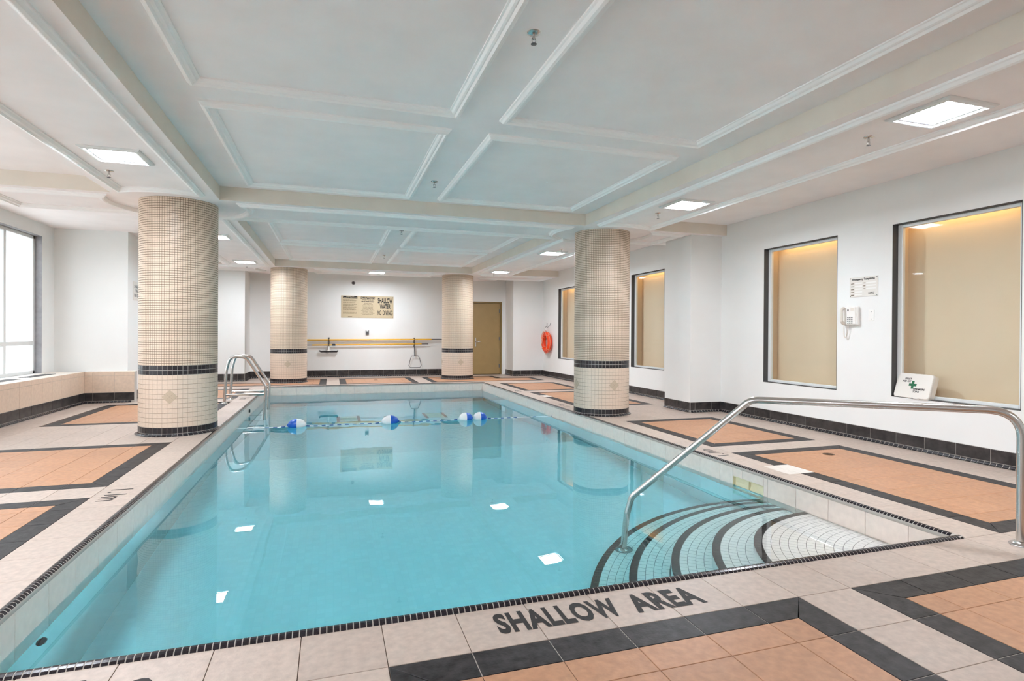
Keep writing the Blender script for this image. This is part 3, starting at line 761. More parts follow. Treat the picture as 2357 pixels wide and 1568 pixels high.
uvquad(None, 'pool_floor', [((PXL, PYF, ZB_S), (1, 0, 0), (0, 1, 0), W_, SLY0-PYF), ((PXL, SLY0, ZB_S), (1, 0, 0), sd, W_, sl), ((PXL, SLY1, ZB_D), (1, 0, 0), (0, 1, 0), W_, PYB-SLY1)], M_SHELL, pool)
ZT = -0.01
uvquad(None, 'pool_wall', [((PXL, PYB, -2.15), (0, -1, 0), (0, 0, 1), D_, 2.15+ZT)], M_SHELL, pool)
uvquad(None, 'pool_wall', [((PXR, PYF, -2.15), (0, 1, 0), (0, 0, 1), SKY0-PYF, 2.15+ZT), ((PXR, SKY1, -2.15), (0, 1, 0), (0, 0, 1), PYB-SKY1, 2.15+ZT), ((PXR, SKY0, -2.15), (0, 1, 0), (0, 0, 1), SKY1-SKY0, 2.15+SKZ0), ((PXR, SKY0, SKZ1), (0, 1, 0), (0, 0, 1), SKY1-SKY0, ZT-SKZ1)], M_SHELL, pool)
uvquad(None, 'pool_wall', [((PXL, PYF, -2.15), (1, 0, 0), (0, 0, 1), W_, 2.15+ZT)], M_SHELL, pool)
uvquad(None, 'pool_wall', [((PXR, PYB, -2.15), (-1, 0, 0), (0, 0, 1), W_, 2.15+ZT)], M_SHELL, pool)
# concrete under the rim
m_ = MB()
m_.box(XL-0.02, PXL, YF-0.02, YB+0.02, -0.29, -0.008); m_.box(PXR, XR+0.02, YF-0.02, SKY0-0.01, -0.29, -0.008); m_.box(PXR, XR+0.02, SKY1+0.01, YB+0.02, -0.29, -0.008); m_.box(PXR, XR+0.02, SKY0-0.01, SKY1+0.01, SKZ1+0.006, -0.008)
m_.box(PXL, PXR, YF-0.02, PYF, -0.29, -0.008); m_.box(PXL, PXR, PYB, YB+0.02, -0.29, -0.008)
m_.build('rim_bed', M_GROUT_L, pool)
# wall tiles at the waterline
pcs = []; TZ0, TZ1 = -0.325, -0.022
frR = (Vector((PXR, 0, 0)), -Y_, Z_, -X_); frLw = (Vector((PXL, 0, 0)), Y_, Z_, X_); frBk = (Vector((0, PYB, 0)), X_, Z_, -Y_); frFr = (Vector((0, PYF, 0)), -X_, Z_, Y_)
for k in range(36):
    a, b = max(ty(k), PYF), min(ty(k+1), PYB)
    pcs.append((rect(a, b, TZ0, TZ1), frLw, 0.005, 0.006, 0.0012, 0))
    segs = [(a, b, TZ0, TZ1)]
    if b > SKY0 and a < SKY1:
        segs = []
        if a < SKY0: segs.append((a, SKY0, TZ0, TZ1))
        if b > SKY1: segs.append((SKY1, b, TZ0, TZ1))
        m0, m1 = max(a, SKY0), min(b, SKY1); segs += [(m0, m1, TZ0, SKZ0), (m0, m1, SKZ1, TZ1)]
    for (a, b, c, d) in segs:
        if b-a > 0.01: pcs.append((rect(-b, -a, c, d), frR, 0.005, 0.006, 0.0012, 0))
for k in range(16):
    a, b = max(tx(-16+k), PXL), min(tx(-15+k), PXR)
    pcs.append((rect(a, b, TZ0, TZ1), frBk, 0.005, 0.006, 0.0012, 0)); pcs.append((rect(-b, -a, TZ0, TZ1), frFr, 0.005, 0.006, 0.0012, 0))
emit(pcs, 'pool_wall_tile', 'distant_pool_wall_tiles', pool, [M_POOLTILE], 120, 50)
# black bullnose rim: one piece an inch wide
RPROF = [(-0.004, -0.004), (-0.003, 0.002), (0.004, 0.009), (0.014, 0.0135), (0.026, 0.0135), (0.036, 0.009), (0.043, 0.0), (0.0455, -0.010), (0.0455, -0.021), (0.03, -0.022)]
def rim_mesh(w_, prof=RPROF, d=0.0):
    m_ = MB(); n = len(prof); vs = []
    for s_ in (-w_/2, w_/2):
        for (o_, z) in prof: vs.append((s_, o_-0.0005, z-d))
    m_.add(vs, [(i, i+1, n+i+1, n+i)[::-1] for i in range(n-1)]+[tuple(range(n-1, -1, -1))[::-1], tuple(range(n, 2*n))[::-1]], 0, False); return m_
P12 = T/12; rimpieces = []     # (location, rotation about z)
for k in range(12*16):
    rimpieces.append(((XL+(k+0.5)*P12, YF, 0), 0.0)); rimpieces.append(((XL+(k+0.5)*P12, YB, 0), PI))
for k in range(2, 12*36-2):
    rimpieces.append(((XR, YF+(k+0.5)*P12, 0), PI/2)); rimpieces.append(((XL, YF+(k+0.5)*P12, 0), -PI/2))
def rim_score(p):
    c = Vector(p[0]); q = project(c)
    if q is None or not (-20 < q[0] < 2377 and -20 < q[1] < 1590): return 0
    return 1/q[2]
rimpieces.sort(key=lambda p: -rim_score(p))
base = rim_mesh(P12-0.0042); RIMME = base.mesh('rim_tile', M_RIM); RESTRIM = MB()
for i, (c, a) in enumerate(rimpieces):
    if i < 300:
        o = bpy.data.objects.new('rim_tile', RIMME); COL.objects.link(o); o.parent = pool; o.location = c; o.rotation_euler = (0, 0, a)
    else:
        ca, sa = math.cos(a), math.sin(a); RESTRIM.add([(c[0]+v[0]*ca-v[1]*sa, c[1]+v[0]*sa+v[1]*ca, v[2]) for v in base.v], base.f)
r = RESTRIM.build('distant_rim_tiles', M_RIM, pool); r['kind'] = 'stuff'
gb = MB()
GP = [(o_, z-0.0009) for o_, z in RPROF[:-1]]
for (p, a, Ln) in (((XL, YF), 0, XR-XL), ((XR, YB), PI, XR-XL), ((XR, YF), PI/2, YB-YF), ((XL, YB), -PI/2, YB-YF)):
    ca, sa = math.cos(a), math.sin(a); vs = []
    for s_ in (0, Ln):
        for (o_, z) in GP: vs.append((p[0]+s_*ca-o_*sa, p[1]+s_*sa+o_*ca, z))
    n = len(GP); gb.add(vs, [(i, i+1, n+i+1, n+i)[::-1] for i in range(n-1)])
gb.build('rim_grout', M_GROUT_L, pool)
# curved corner steps
SCX, SCY = XR, YF
STEPS = [(1.14, -0.198), (1.40, -0.36), (1.66, -0.56), (1.93, -0.76), (2.185, -0.97)]
def sector(m_, r0, r1, z, n=48, mi=0):
    vs = []
    for i in range(n+1):
        a = PI/2+PI/2*i/n; c, s_ = math.cos(a), math.sin(a); vs += [(SCX+r0*c, SCY+r0*s_, z), (SCX+r1*c, SCY+r1*s_, z)]
    m_.add(vs, [(2*i, 2*i+1, 2*i+3, 2*i+2) for i in range(n)], mi)
for k, (R_, z) in enumerate(STEPS):
    zn = STEPS[k+1][1] if k < 4 else ZB_S; rin = 0.0 if k == 0 else STEPS[k-1][0]-0.01
    m_ = MB(); sector(m_, rin, R_-0.002, z-0.0012); st = m_.build('step', M_STEPG, pool)
    rs = MB(); vs = []; n = 64
    for i in range(n+1):
        a = PI/2+PI/2*i/n; c, s_ = math.cos(a), math.sin(a); vs += [(SCX+R_*c, SCY+R_*s_, zn), (SCX+R_*c, SCY+R_*s_, z-0.003)]
    rs.add(vs, [(2*i+1, 2*i, 2*i+2, 2*i+3) for i in range(n)], 0, True); sub('riser', rs, M_STEPW, st)
    et, tt = MB(), MB(); row = 0; rw = 0.0525
    while R_-row*rw > rin+0.03:
        ro, ri = R_-row*rw-0.0016, max(R_-(row+1)*rw+0.0016, 0.005); cnt = max(3, round(PI/2*(ro+ri)/2/0.0525)); tgt = et if row == 0 else tt
        for j in range(cnt):
            g = 0.0016/max(0.05, (ro+ri)/2); a, b = PI/2+PI/2*j/cnt+g, PI/2+PI/2*(j+1)/cnt-g
            P4 = [(ri, a), (ro, a), (ro, b), (ri, b)]
            tgt.add([(SCX+r_*math.cos(q), SCY+r_*math.sin(q), z) for r_, q in P4]+[(SCX+r_*math.cos(q), SCY+r_*math.sin(q), z-0.004) for r_, q in P4], [(0, 1, 2, 3), (4, 5, 1, 0), (5, 6, 2, 1), (6, 7, 3, 2), (7, 4, 0, 3)])
        row += 1
    e = sub('edge_tiles', et, M_STEPB, st); e['kind'] = 'stuff'
    if tt.f: e = sub('tread_tiles', tt, M_STEPW, st); e['kind'] = 'stuff'
# skimmer
sk = MB(); x0, x1 = PXR-0.004, PXR+0.028; t = 0.005
sk.box(x0, x1, SKY0, SKY0+t, SKZ0, SKZ1); sk.box(x0, x1, SKY1-t, SKY1, SKZ0, SKZ1); sk.box(x0, x1, SKY0, SKY1, SKZ0, SKZ0+t); sk.box(x0, x1, SKY0, SKY1, SKZ1-t, SKZ1); sk.box(x1-t, x1, SKY0, SKY1, SKZ0, SKZ1)
skm = sk.build('skimmer', M_SKIM, pool)
q = MB(); q.add([(PXR-0.002, SKY0+0.01, SKZ0+0.012), (PXR-0.002, SKY1-0.01, SKZ0+0.012), (PXR+0.021, SKY1-0.01, -0.15), (PXR+0.021, SKY0+0.01, -0.15), (PXR+0.006, SKY0+0.01, SKZ0+0.008), (PXR+0.006, SKY1-0.01, SKZ0+0.008)], [(0, 3, 2, 1), (0, 1, 5, 4), (4, 5, 2, 3)]); q.box(PXR, PXR+0.022, (SKY0+SKY1)/2-0.010, (SKY0+SKY1)/2+0.010, -0.19, SKZ1-0.008); sub('weir', q, M_SKIM, skm)
# fittings
for (x, y) in ((0.33, 11.46), (2.02, 11.46)):
    zb = ZB_D; sl_ = 0.0; m_ = MB()
    def Q(a, b, h): return (x+a, y+b, zb+b*sl_+h)
    def qb(a0, a1, b0, b1, h, mi): m_.add([Q(a0, b0, 0), Q(a1, b0, 0), Q(a1, b1, 0), Q(a0, b1, 0), Q(a0, b0, h), Q(a1, b0, h), Q(a1, b1, h), Q(a0, b1, h)], [(4, 5, 6, 7), (0, 1, 5, 4), (1, 2, 6, 5), (2, 3, 7, 6), (3, 0, 4, 7)], mi)
    qb(-0.22, 0.22, -0.3, 0.3, 0.012, 0); qb(-0.22, -0.165, -0.3, 0.3, 0.02, 1); qb(0.165, 0.22, -0.3, 0.3, 0.02, 1)
    for i in range(6): qb(-0.14, 0.14, -0.2+i*0.07, -0.17+i*0.07, 0.022, 2)
    m_.build('main_drain', [M_OFFW, M_BLACK, M_SKIM], pool)
m_ = MB(); y = 11.5; zb = ZB_D; m_.lathe([(0.0, 0.03), (0.09, 0.02), (0.1, 0.0)], 20, (1.09, y, zb+0.01)); m_.build('suction_cover', M_BRASS, pool)
m_ = MB(); m_.lathe([(0, 0.012), (0.02, 0.012), (0.032, 0.0)], 16, (PXL+0.004, 3.2, -0.42), 'X'); m_.build('inlet_fitting', M_BLACK, pool)
m_ = MB(); m_.lathe([(0, 0.02), (0.025, 0.02), (0.035, 0.0)], 16, (PXL+0.004, 10.2, -0.11), 'X'); m_.build('rope_anchor', M_BLACK, pool)

# ---- water body
nx, ny = 2, 2
m_ = MB(); e = 0.003
m_.box(PXL+e*0+0.0005, PXR-0.0005, PYF+0.0005, PYB-0.0005, -2.14, ZW)
water = m_.build('pool_water', M_WATER); tag(water, 'clear turquoise water filling the swimming pool', 'water')

# ---- depth marks on the deck
def deckmark(txt, origin, u, v, wd, ht, bold, label, group=None):
    r_ = thing('deck_lettering', label, 'lettering', origin, group); U = Vector(u).normalized(); V = Vector(v).normalized()
    parts = [('SHALLOW', -0.198, 0.55, ht, 0), ('AREA', 0.31, 0.345, ht, 0)] if 'AREA' in txt else [(txt[:3], -0.22*wd, 0.5*wd, ht, 0), ('m', 0.32*wd, 0.36*wd, ht*0.72, -0.14*ht)]
    for w_, c_, ww, hh, dy in parts: put_text('word', w_, Vector(origin)+U*c_+V*dy, u, v, ww, hh, M_INK, r_, bold, 0.0012, spacing=1.09)
    return r_
deckmark('SHALLOW AREA', (1.118, 2.202, 0), (1, -0.012, 0), (0, 1, 0), 0.945, 0.162, 0.042, 'black SHALLOW AREA lettering on the beige edge tiles')
deckmark('1.1 m', (-0.80, 2.183, 0), (1, 0, 0), (0, 1, 0), 0.46, 0.160, 0.03, 'black 1.1 m depth mark on the near edge, left of SHALLOW AREA')
deckmark('1.1 m', (-1.49, 4.785, 0), (0, -1, 0), (1, 0, 0), 0.32, 0.145, 0.0, 'thin black 1.1 m depth mark on the left pool edge')
deckmark('1.1 m', (3.69, 4.80, 0), (0, 1, 0), (-1, 0, 0), 0.32, 0.13, 0.01, 'black 1.1 m depth mark on the right pool edge, nearest the handrail')
deckmark('1.5 m', (3.70, 8.72, 0), (0, 1, 0), (-1, 0, 0), 0.34, 0.12, 0.0, 'thin depth mark on the right pool edge behind the near column')
deckmark('1.5 m', (3.70, 11.15, 0), (0, 1, 0), (-1, 0, 0), 0.34, 0.12, 0.02, 'small dark depth mark on the far part of the right pool edge')
deckmark('1.5 m', (-1.48, 11.15, 0), (0, -1, 0), (1, 0, 0), 0.34, 0.14, 0.0, 'small depth mark on the left pool edge beside the ladder')

# ================================================================== CEILING LIGHTS, SPRINKLERS
LIGHTS = [(-1.78, 5.735, 'left beam nearest the camera, in front of the near left column'), (-1.78, 10.05, 'left beam half hidden behind the near left column'), (-1.78, 13.42, 'far end of the left beam, before the ladder-side column'),
          (3.97, 2.80, 'right beam nearest the camera, cut by the picture edge'), (3.97, 5.70, 'right beam just before the near right column'), (3.97, 9.92, 'right beam just beyond the near right column'), (3.97, 13.33, 'far end of the right beam, above the olive door'),
          (1.09, 14.58, 'far cross beam above the pool rules sign'), (-1.78, 2.80, 'left beam behind the view, beside the camera')]
REARL = [(-1.78, -1.8, 'left beam behind the camera'), (3.97, -1.8, 'right beam behind the camera')]
def light_meshes():
    f = MB(); h = 0.228; i = 0.166
    f.sweep([(-h, -h), (h, -h), (h, h), (-h, h)], [(0, 0), (0, -0.006), (0.010, -0.014), (0.036, -0.022), (0.042, -0.020), (0.044, -0.002)])
    f2 = MB(); f2.sweep([(-i-0.01, -i-0.01), (i+0.01, -i-0.01), (i+0.01, i+0.01), (-i-0.01, i+0.01)], [(0, 0), (0, -0.006), (0.010, -0.008), (0.018, -0.003)])
    l = MB(); l.box(-i, i, -i, i, -0.006, -0.001)
    return f.mesh('trim_ring', M_FRAME), f2.mesh('gasket', M_GREY), l.mesh('lens', M_LAMP)
LF, LG, LL = light_meshes()
for (x, y, where) in LIGHTS+REARL:
    r = thing('ceiling_light', 'square recessed ceiling light, '+where, 'light', (x, y, ZS), 'recessed square ceiling lights')
    for nm, me in (('trim_ring', LF), ('gasket', LG), ('lens', LL)):
        o = bpy.data.objects.new(nm, me); COL.objects.link(o); o.parent = r
SPR = [(1.08, 3.00, ZC, 'large in the front ceiling between the near panels'), (1.09, 6.28, ZC, 'front ceiling between the far pair of panels'), (1.10, 9.45, ZC, 'second ceiling bay between its panels'), (1.09, 12.55, ZC, 'second ceiling bay, far end, almost edge on'),
       (-2.03, 6.32, ZS, 'left beam beside the near left light'), (3.95, 2.97+0.0, ZS, 'right beam beside the nearest right light'), (3.93, 6.24, ZS, 'right beam just before the near right column'), (3.96, 9.45, ZS, 'right beam just beyond the near right column'), (-1.83, 14.02, ZS, 'left beam behind its farthest light'), (3.94, 13.85, ZS, 'right beam behind its farthest light')]
SPR[5] = (3.95, 3.32, ZS, SPR[5][3])
m1 = MB(); m1.lathe([(0.0, -0.012), (0.016, -0.012), (0.034, -0.006), (0.040, 0.0)], 20); ME_ESC = m1.mesh('escutcheon', M_STEEL)
m1 = MB(); m1.tube([(0, 0, -0.01), (0, 0, -0.04)], 0.008, 8); m1.tube([(0.010, 0, -0.03), (0.012, 0, -0.045), (0.004, 0, -0.062)], 0.0025, 6); m1.tube([(-0.010, 0, -0.03), (-0.012, 0, -0.045), (-0.004, 0, -0.062)], 0.0025, 6); ME_STEM = m1.mesh('stem', M_STEEL)
m1 = MB(); m1.lathe([(0.0, -0.067), (0.017, -0.066), (0.017, -0.063), (0.0, -0.061)], 14); ME_DEF = m1.mesh('deflector', M_GREY)
for (x, y, z, where) in SPR:
    r = thing('fire_sprinkler', 'chrome pendent fire sprinkler, '+where, 'sprinkler', (x, y, z), 'ceiling sprinklers')
    for nm, me in (('escutcheon', ME_ESC), ('stem', ME_STEM), ('deflector', ME_DEF)):
        o = bpy.data.objects.new(nm, me); COL.objects.link(o); o.parent = r

# ================================================================== RAILS
def bend(pts, rad, n=8):
    """polyline with rounded corners"""
    P = [Vector(p) for p in pts]; out = [P[0]]
    for i in range(1, len(P)-1):
        a, b, c = P[i-1], P[i], P[i+1]; r_ = rad[i-1] if isinstance(rad, (list, tuple)) else rad
        d1 = (a-b).normalized(); d2 = (c-b).normalized(); ang = math.acos(max(-1, min(1, d1.dot(d2)))); t = r_/math.tan(ang/2); t = min(t, (a-b).length*0.49, (c-b).length*0.49)
        p1, p2 = b+d1*t, b+d2*t
        for k in range(n+1):
            s_ = k/n; out.append(p1*(1-s_)**2+b*2*s_*(1-s_)+p2*s_**2)
    out.append(P[-1]); return out
hr = thing('handrail', 'stainless steel grab rail arching from the deck into the corner steps', 'handrail', (3.752, 2.173, 0))
A = Vector((3.752, 2.173, 0)); B = Vector((2.172, 3.853, 0)); dv = B-A
def hp(s_, z): p = A+dv*s_; return (p.x, p.y, z)
path = bend([hp(0, 0.0), hp(0.0, 0.765), hp(0.62, 0.742), hp(0.985, -0.055), hp(1.0, -0.19), hp(1.012, -0.965)], [0.16, 0.12, 0.12, 0.1], 10)
m_ = MB(); m_.tube(path, 0.0235, 16); m_.build('rail', M_STEEL, hr)
def flange(p, parent, r=0.055):
    m_ = MB(); m_.lathe([(0.022, 0.026), (0.032, 0.022), (r, 0.008), (r, 0.001)], 24, p); return m_.build('flange', M_STEEL, parent)
flange(hp(0, 0.0), hr); flange(hp(1.012, -0.97), hr, 0.07)
ld = thing('pool_ladder', 'stainless steel pool ladder with two hooped rails on the left pool edge', 'ladder', (-1.69, 10.71, 0))
for y in (10.42, 11.0):
    m_ = MB(); m_.tube(bend([(-1.69, y, 0), (-1.665, y, 0.55), (-1.61, y, 0.79), (-1.36, y, 0.765), (-1.055, y, 0.27), (-1.068, y, -0.1), (-1.075, y, -0.95)], [0.16, 0.13, 0.13, 0.10, 0.1], 8), 0.0235, 14); m_.build('rail', M_STEEL, ld)
    m_ = MB(); m_.tube([(-1.675, y, 0.14), (-1.06, y, 0.14)], 0.019, 12); m_.build('brace', M_STEEL, ld)
    flange((-1.69, y, 0), ld, 0.05)
    m_ = MB(); m_.tube([(-1.075, y, -0.95), (-1.09, y, -0.98), (-1.29, y, -0.98)], 0.0235, 12); m_.build('wall_stay', M_STEEL, ld)
for z in (-0.32, -0.58, -0.84):
    m_ = MB(); m_.cbox(-1.13, -1.02, 10.43, 10.99, z-0.02, z, 0.006); m_.build('tread', M_WHITE, ld)

# ---- rope and floats
RY = 8.76
rp = thing('lane_rope', 'blue and white twisted rope across the pool carrying the floats', 'rope', (1, RY, ZW))
def ropez(x):
    z = ZW-0.002
    for fx in (-0.47, 0.865, 2.05, 2.275):
        z = max(z, ZW+0.020-abs(x-fx)*0.09)
    return z
def ropey(x): return RY+(0.07 if x < -0.9 else 0)*(min(1, (-0.9-x)/0.4) if x < -0.9 else 0)
wt, nv = MB(), MB(); x = PXL+0.01; k = 0
while x < PXR-0.01:
    x2 = min(x+0.055, PXR-0.005)
    if not (x < -1.0 or x > 2.75) or k % 3 == 0:
        (wt if k % 2 == 0 else nv).tube([(x, ropey(x), ropez(x)), ((x+x2)/2, ropey(x), ropez((x+x2)/2)), (x2, ropey(x2), ropez(x2))], 0.0085, 8)
    else: wt.tube([(x, ropey(x), ZW-0.004), (x2, ropey(x2), ZW-0.004)], 0.0085, 8)
    x = x2; k += 1
tag(wt.build('white_strand', M_FWHITE, rp), 'white rope strand', kind='stuff'); tag(nv.build('blue_strand', M_NAVY, rp), 'blue rope strand', kind='stuff')
def float_half(sgn):
    m_ = MB(); prof = []
    for i in range(13):
        a = PI/2*i/12; prof.append((0.088*math.cos(a) if i < 12 else 0.012, sgn*0.125*math.sin(a)))
    prof = prof[:-1]+[(0.016, sgn*0.118), (0.012, sgn*0.135), (0.0, sgn*0.135)]
    m_.lathe(prof if sgn > 0 else prof, 24, (0, 0, 0), 'X')
    return m_
HALF = {}
for sgn in (1, -1):
    for cn, m in (('white', M_FWHITE), ('blue', M_BLUE)):
        me = float_half(sgn).mesh(cn+'_half', m); flip_normals_out(me); HALF[(sgn, cn)] = me
for fx, lc, rc, lab in ((-0.47, 'blue', 'white', 'float with blue half towards the ladder, leftmost on the pool rope'), (0.865, 'white', 'blue', 'single float in the middle of the pool rope, blue half right'), (2.045, 'white', 'blue', 'left one of the touching pair of blue and white floats'), (2.275, 'white', 'blue', 'right one of the touching pair of blue and white floats')):
    r = thing('rope_float', lab, 'float', (fx, RY, ZW+0.025), 'blue and white rope floats')
    sc = 1.0 if fx < 2 else 0.86
    for sgn, cn in ((-1, lc), (1, rc)):
        o = bpy.data.objects.new(cn+'_half', HALF[(sgn, cn)]); COL.objects.link(o); o.parent = r; o.scale = (sc, 1, 1); o['label'] = cn+' half of the float'

# ================================================================== BACK WALL THINGS
YW = WB
def wallbox(name, label, cat, x0, x1, z0, z1, d, m, c=0.004, y=YW):
    m_ = MB(); m_.cbox(x0, x1, y-d, y, z0, z1, min(c, d*0.4)); o = m_.build(name, m); return tag(o, label, cat)
def sign_back(name, label, x0, x1, z0, z1):
    r = thing(name, label, 'sign', ((x0+x1)/2, YW, (z0+z1)/2)); m_ = MB(); m_.cbox(x0, x1, YW-0.008, YW-0.001, z0, z1, 0.002); m_.build('plate', M_SIGN, r)
    m_ = MB()
    for (a, b) in ((x0+0.02, z0+0.02), (x1-0.02, z0+0.02), (x0+0.02, z1-0.02), (x1-0.02, z1-0.02)): m_.lathe([(0, 0.003), (0.006, 0.002), (0.007, 0)], 8, (a, YW-0.008, b), '-Y')
    m_.build('screws', M_GREY, r); return r
UX, UZ = (1, 0, 0), (0, 0, 1); YS = YW-0.008
SZ0, SZ1 = 1.605, 2.205
r = sign_back('health_sign', 'cream pool sign with black title bar, left of three joined signs', 0.25, 0.725, SZ0, SZ1)
m_ = MB(); m_.box(0.30, 0.675, YS-0.001, YS, 2.125, 2.195); m_.build('title_bar', M_INK, r)
mb2 = MB(); put_text('t', 'HEALTH', (0.4875, YS-0.001, 2.179), UX, UZ, 0.2, 0.022, None, None, 0.02, 0.0008, mbin=mb2); put_text('t', 'REGULATIONS', (0.4875, YS-0.001, 2.146), UX, UZ, 0.34, 0.022, None, None, 0.02, 0.0008, mbin=mb2); mb2.build('title_lettering', M_SIGN, r)
m_ = MB(); rnd = random.Random(3); z = 2.10
for blk in (3, 2, 4, 2, 3, 1, 3):
    for i in range(blk):
        x = 0.30; end = 0.30+rnd.uniform(0.28, 0.37)
        while x < end:
            l = rnd.uniform(0.015, 0.05); m_.box(x, min(x+l, end), YS-0.0012, YS, z-0.009, z); x += l+0.008
        z -= 0.0165
    z -= 0.016
m_.box(0.43, 0.54, YS-0.0012, YS, 1.628, 1.643); m_.build('small_print', M_INKG, r)['kind'] = 'stuff'
r = sign_back('caution_sign', 'cream CAUTION sign about the unsupervised pool, middle of three joined signs', 0.725, 1.18, SZ0, SZ1)
m_ = MB(); m_.box(0.765, 1.14, YS-0.001, YS, 2.122, 2.182); m_.build('title_bar', M_INK, r)
put_text('title_lettering', 'CAUTION', (0.9525, YS-0.001, 2.152), UX, UZ, 0.36, 0.048, M_SIGN, r, 0.02, 0.0008)
mb2 = MB(); put_text('t', 'THIS POOL IS', (0.9525, YS, 2.096), UX, UZ, 0.29, 0.032, None, None, 0.04, mbin=mb2); put_text('t', 'UNSUPERVISED', (0.9525, YS, 2.050), UX, UZ, 0.34, 0.034, None, None, 0.04, mbin=mb2); mb2.build('heading_lettering', M_INK, r)
mb2 = MB()
for i, (tl, wd) in enumerate((('BATHERS UNDER', 0.19), ('TWELVE YEARS OF AGE', 0.26), ('ARE NOT ALLOWED WITHIN', 0.31), ('THE POOL ENCLOSURE', 0.27), ('UNLESS ACCOMPANIED', 0.27), ('BY A PARENT OR AN', 0.28), ('AGENT WHO IS NOT LESS THAN', 0.36), ('SIXTEEN YEARS', 0.27), ('OF AGE AND WHO IS DRESSED', 0.36), ('FOR BATHING', 0.27))):
    put_text('t', tl, (0.9525, YS, 2.004-i*0.034), UX, UZ, wd, 0.021, None, None, 0.02, mbin=mb2)
mb2.build('small_print', M_INKG, r)['kind'] = 'stuff'
r = sign_back('shallow_water_sign', 'cream SHALLOW WATER NO DIVING sign, right of three joined signs', 1.18, 1.645, SZ0, SZ1)
for tl, x, z, wd in (('SHALLOW', 1.4175, 2.085, 0.40), ('WATER', 1.4175, 1.92, 0.29), ('NO', 1.2665, 1.75, 0.098), ('DIVING', 1.4845, 1.75, 0.266)): put_text('lettering', tl, (x, YS, z), UX, UZ, wd, 0.142, M_INK, r, 0.03, spacing=1.1)
# sign on the alcove return, mostly behind the near left column
r = thing('side_wall_sign', 'small white SHALLOW WATER NO DIVING sign on the wall return beside the near left column', 'sign', (-3.30, 11.66, 1.91))
m_ = MB(); m_.cbox(-3.30, -3.294, 11.40, 11.95, 1.74, 2.07, 0.002); m_.build('plate', M_SIGNW, r)
for tl, z, wd in (('SHALLOW', 1.985, 0.44), ('WATER', 1.91, 0.32), ('NO DIVING', 1.83, 0.44)): put_text('lettering', tl, (-3.294, 11.675, z), (0, 1, 0), UZ, wd, 0.058, M_INK, r, 0.02)
# small fittings
r = thing('wall_speaker', 'small dark round fitting high on the back wall above the signs', 'fitting', (0.57, YW, 2.55))
m_ = MB(); m_.lathe([(0.0, 0.05), (0.03, 0.045), (0.045, 0.02), (0.048, 0.0)], 20, (0.57, YW, 2.55), '-Y'); m_.build('dome', M_GREY, r)
m_ = MB(); m_.lathe([(0.0, 0.056), (0.02, 0.054), (0.025, 0.046)], 14, (0.57, YW, 2.55), '-Y'); m_.build('lens', M_BLACK, r)
r = thing('wall_bracket', 'small dark metal box with two prongs on the back wall above the poles', 'fitting', (0.94, YW, 1.19))
m_ = MB(); m_.cbox(0.90, 0.985, YW-0.03, YW, 1.145, 1.235, 0.004); m_.build('box', M_GREY, r)
m_ = MB()
for x in (0.908, 0.978): m_.cbox(x-0.008, x+0.008, YW-0.035, YW-0.002, 1.235, 1.262, 0.003)
m_.build('prong', M_BLACK, r)
# poles
YP = YW-0.06
r = thing('telescopic_pole', 'upper yellow telescopic pool pole on the back wall hooks', 'pole', (1.2, YP, 1.015))
m_ = MB(); m_.tube([(-0.95, YP, 0.995), (2.70, YP, 1.022)], 0.022, 12); m_.build('outer_tube', M_YELLOW, r); m_ = MB(); m_.tube([(2.70, YP, 1.022), (2.95, YP, 1.024)], 0.017, 12); m_.build('inner_tube', M_GREY, r)
m_ = MB(); m_.tube([(2.95, YP, 1.024), (3.03, YP, 1.025)], [0.014, 0.006], 10); m_.build('tip', M_BLACK, r)
r = thing('telescopic_pole', 'lower thinner yellow pool pole with black grip on the back wall hooks', 'pole', (1.0, YP, 0.88))
m_ = MB(); m_.tube([(-0.48, YP, 0.862), (2.42, YP, 0.893)], 0.017, 12); m_.build('outer_tube', M_YELLOW, r); m_ = MB(); m_.tube([(-0.95, YP, 0.858), (-0.48, YP, 0.862)], 0.012, 10); m_.tube([(2.42, YP, 0.893), (2.61, YP, 0.895)], 0.014, 10); m_.build('inner_tube', M_GREY, r)
m_ = MB(); m_.tube([(0.03, YP, 0.867), (0.11, YP, 0.868)], 0.024, 12); m_.build('grip', M_BLACK, r)
for x, lab in ((-0.06, 'dark double pole hook on the back wall above the pool brush'), (2.22, 'dark double pole hook on the back wall above the net frame')):
    r = thing('pole_hook', lab, 'hook', (x, YW, 0.95), 'pole hooks on the back wall')
    m_ = MB(); m_.cbox(x-0.02, x+0.02, YW-0.008, YW, 0.80, 1.07, 0.002); m_.build('plate', M_GREY, r)
    for z in (1.0+0.008*(x > 1), 0.866+0.025*(x > 1)):
        m_ = MB(); m_.tube([(x, YW-0.006, z+0.05), (x, YW-0.05, z+0.05), (x, YW-0.09, z+0.03), (x, YW-0.095, z), (x, YW-0.075, z-0.028), (x, YW-0.05, z-0.03), (x, YW-0.006, z-0.03)], 0.006, 8); m_.build('hook', M_BLACK, r)
r = thing('pool_brush', 'black pool brush head with white socket hanging on the back wall', 'brush', (-0.06, YW-0.05, 0.7))
m_ = MB(); m_.tube(bend([(-0.30, YW-0.06, 0.715), (-0.27, YW-0.06, 0.695), (0.15, YW-0.06, 0.695), (0.18, YW-0.06, 0.715)], 0.03), 0.018, 10); m_.build('brush_back', M_BLACK, r)
m_ = MB()
for i in range(22): m_.cbox(-0.27+i*0.0195, -0.257+i*0.0195, YW-0.075, YW-0.045, 0.655, 0.69, 0.002)
m_.build('bristles', M_BLACK, r)['kind'] = 'stuff'
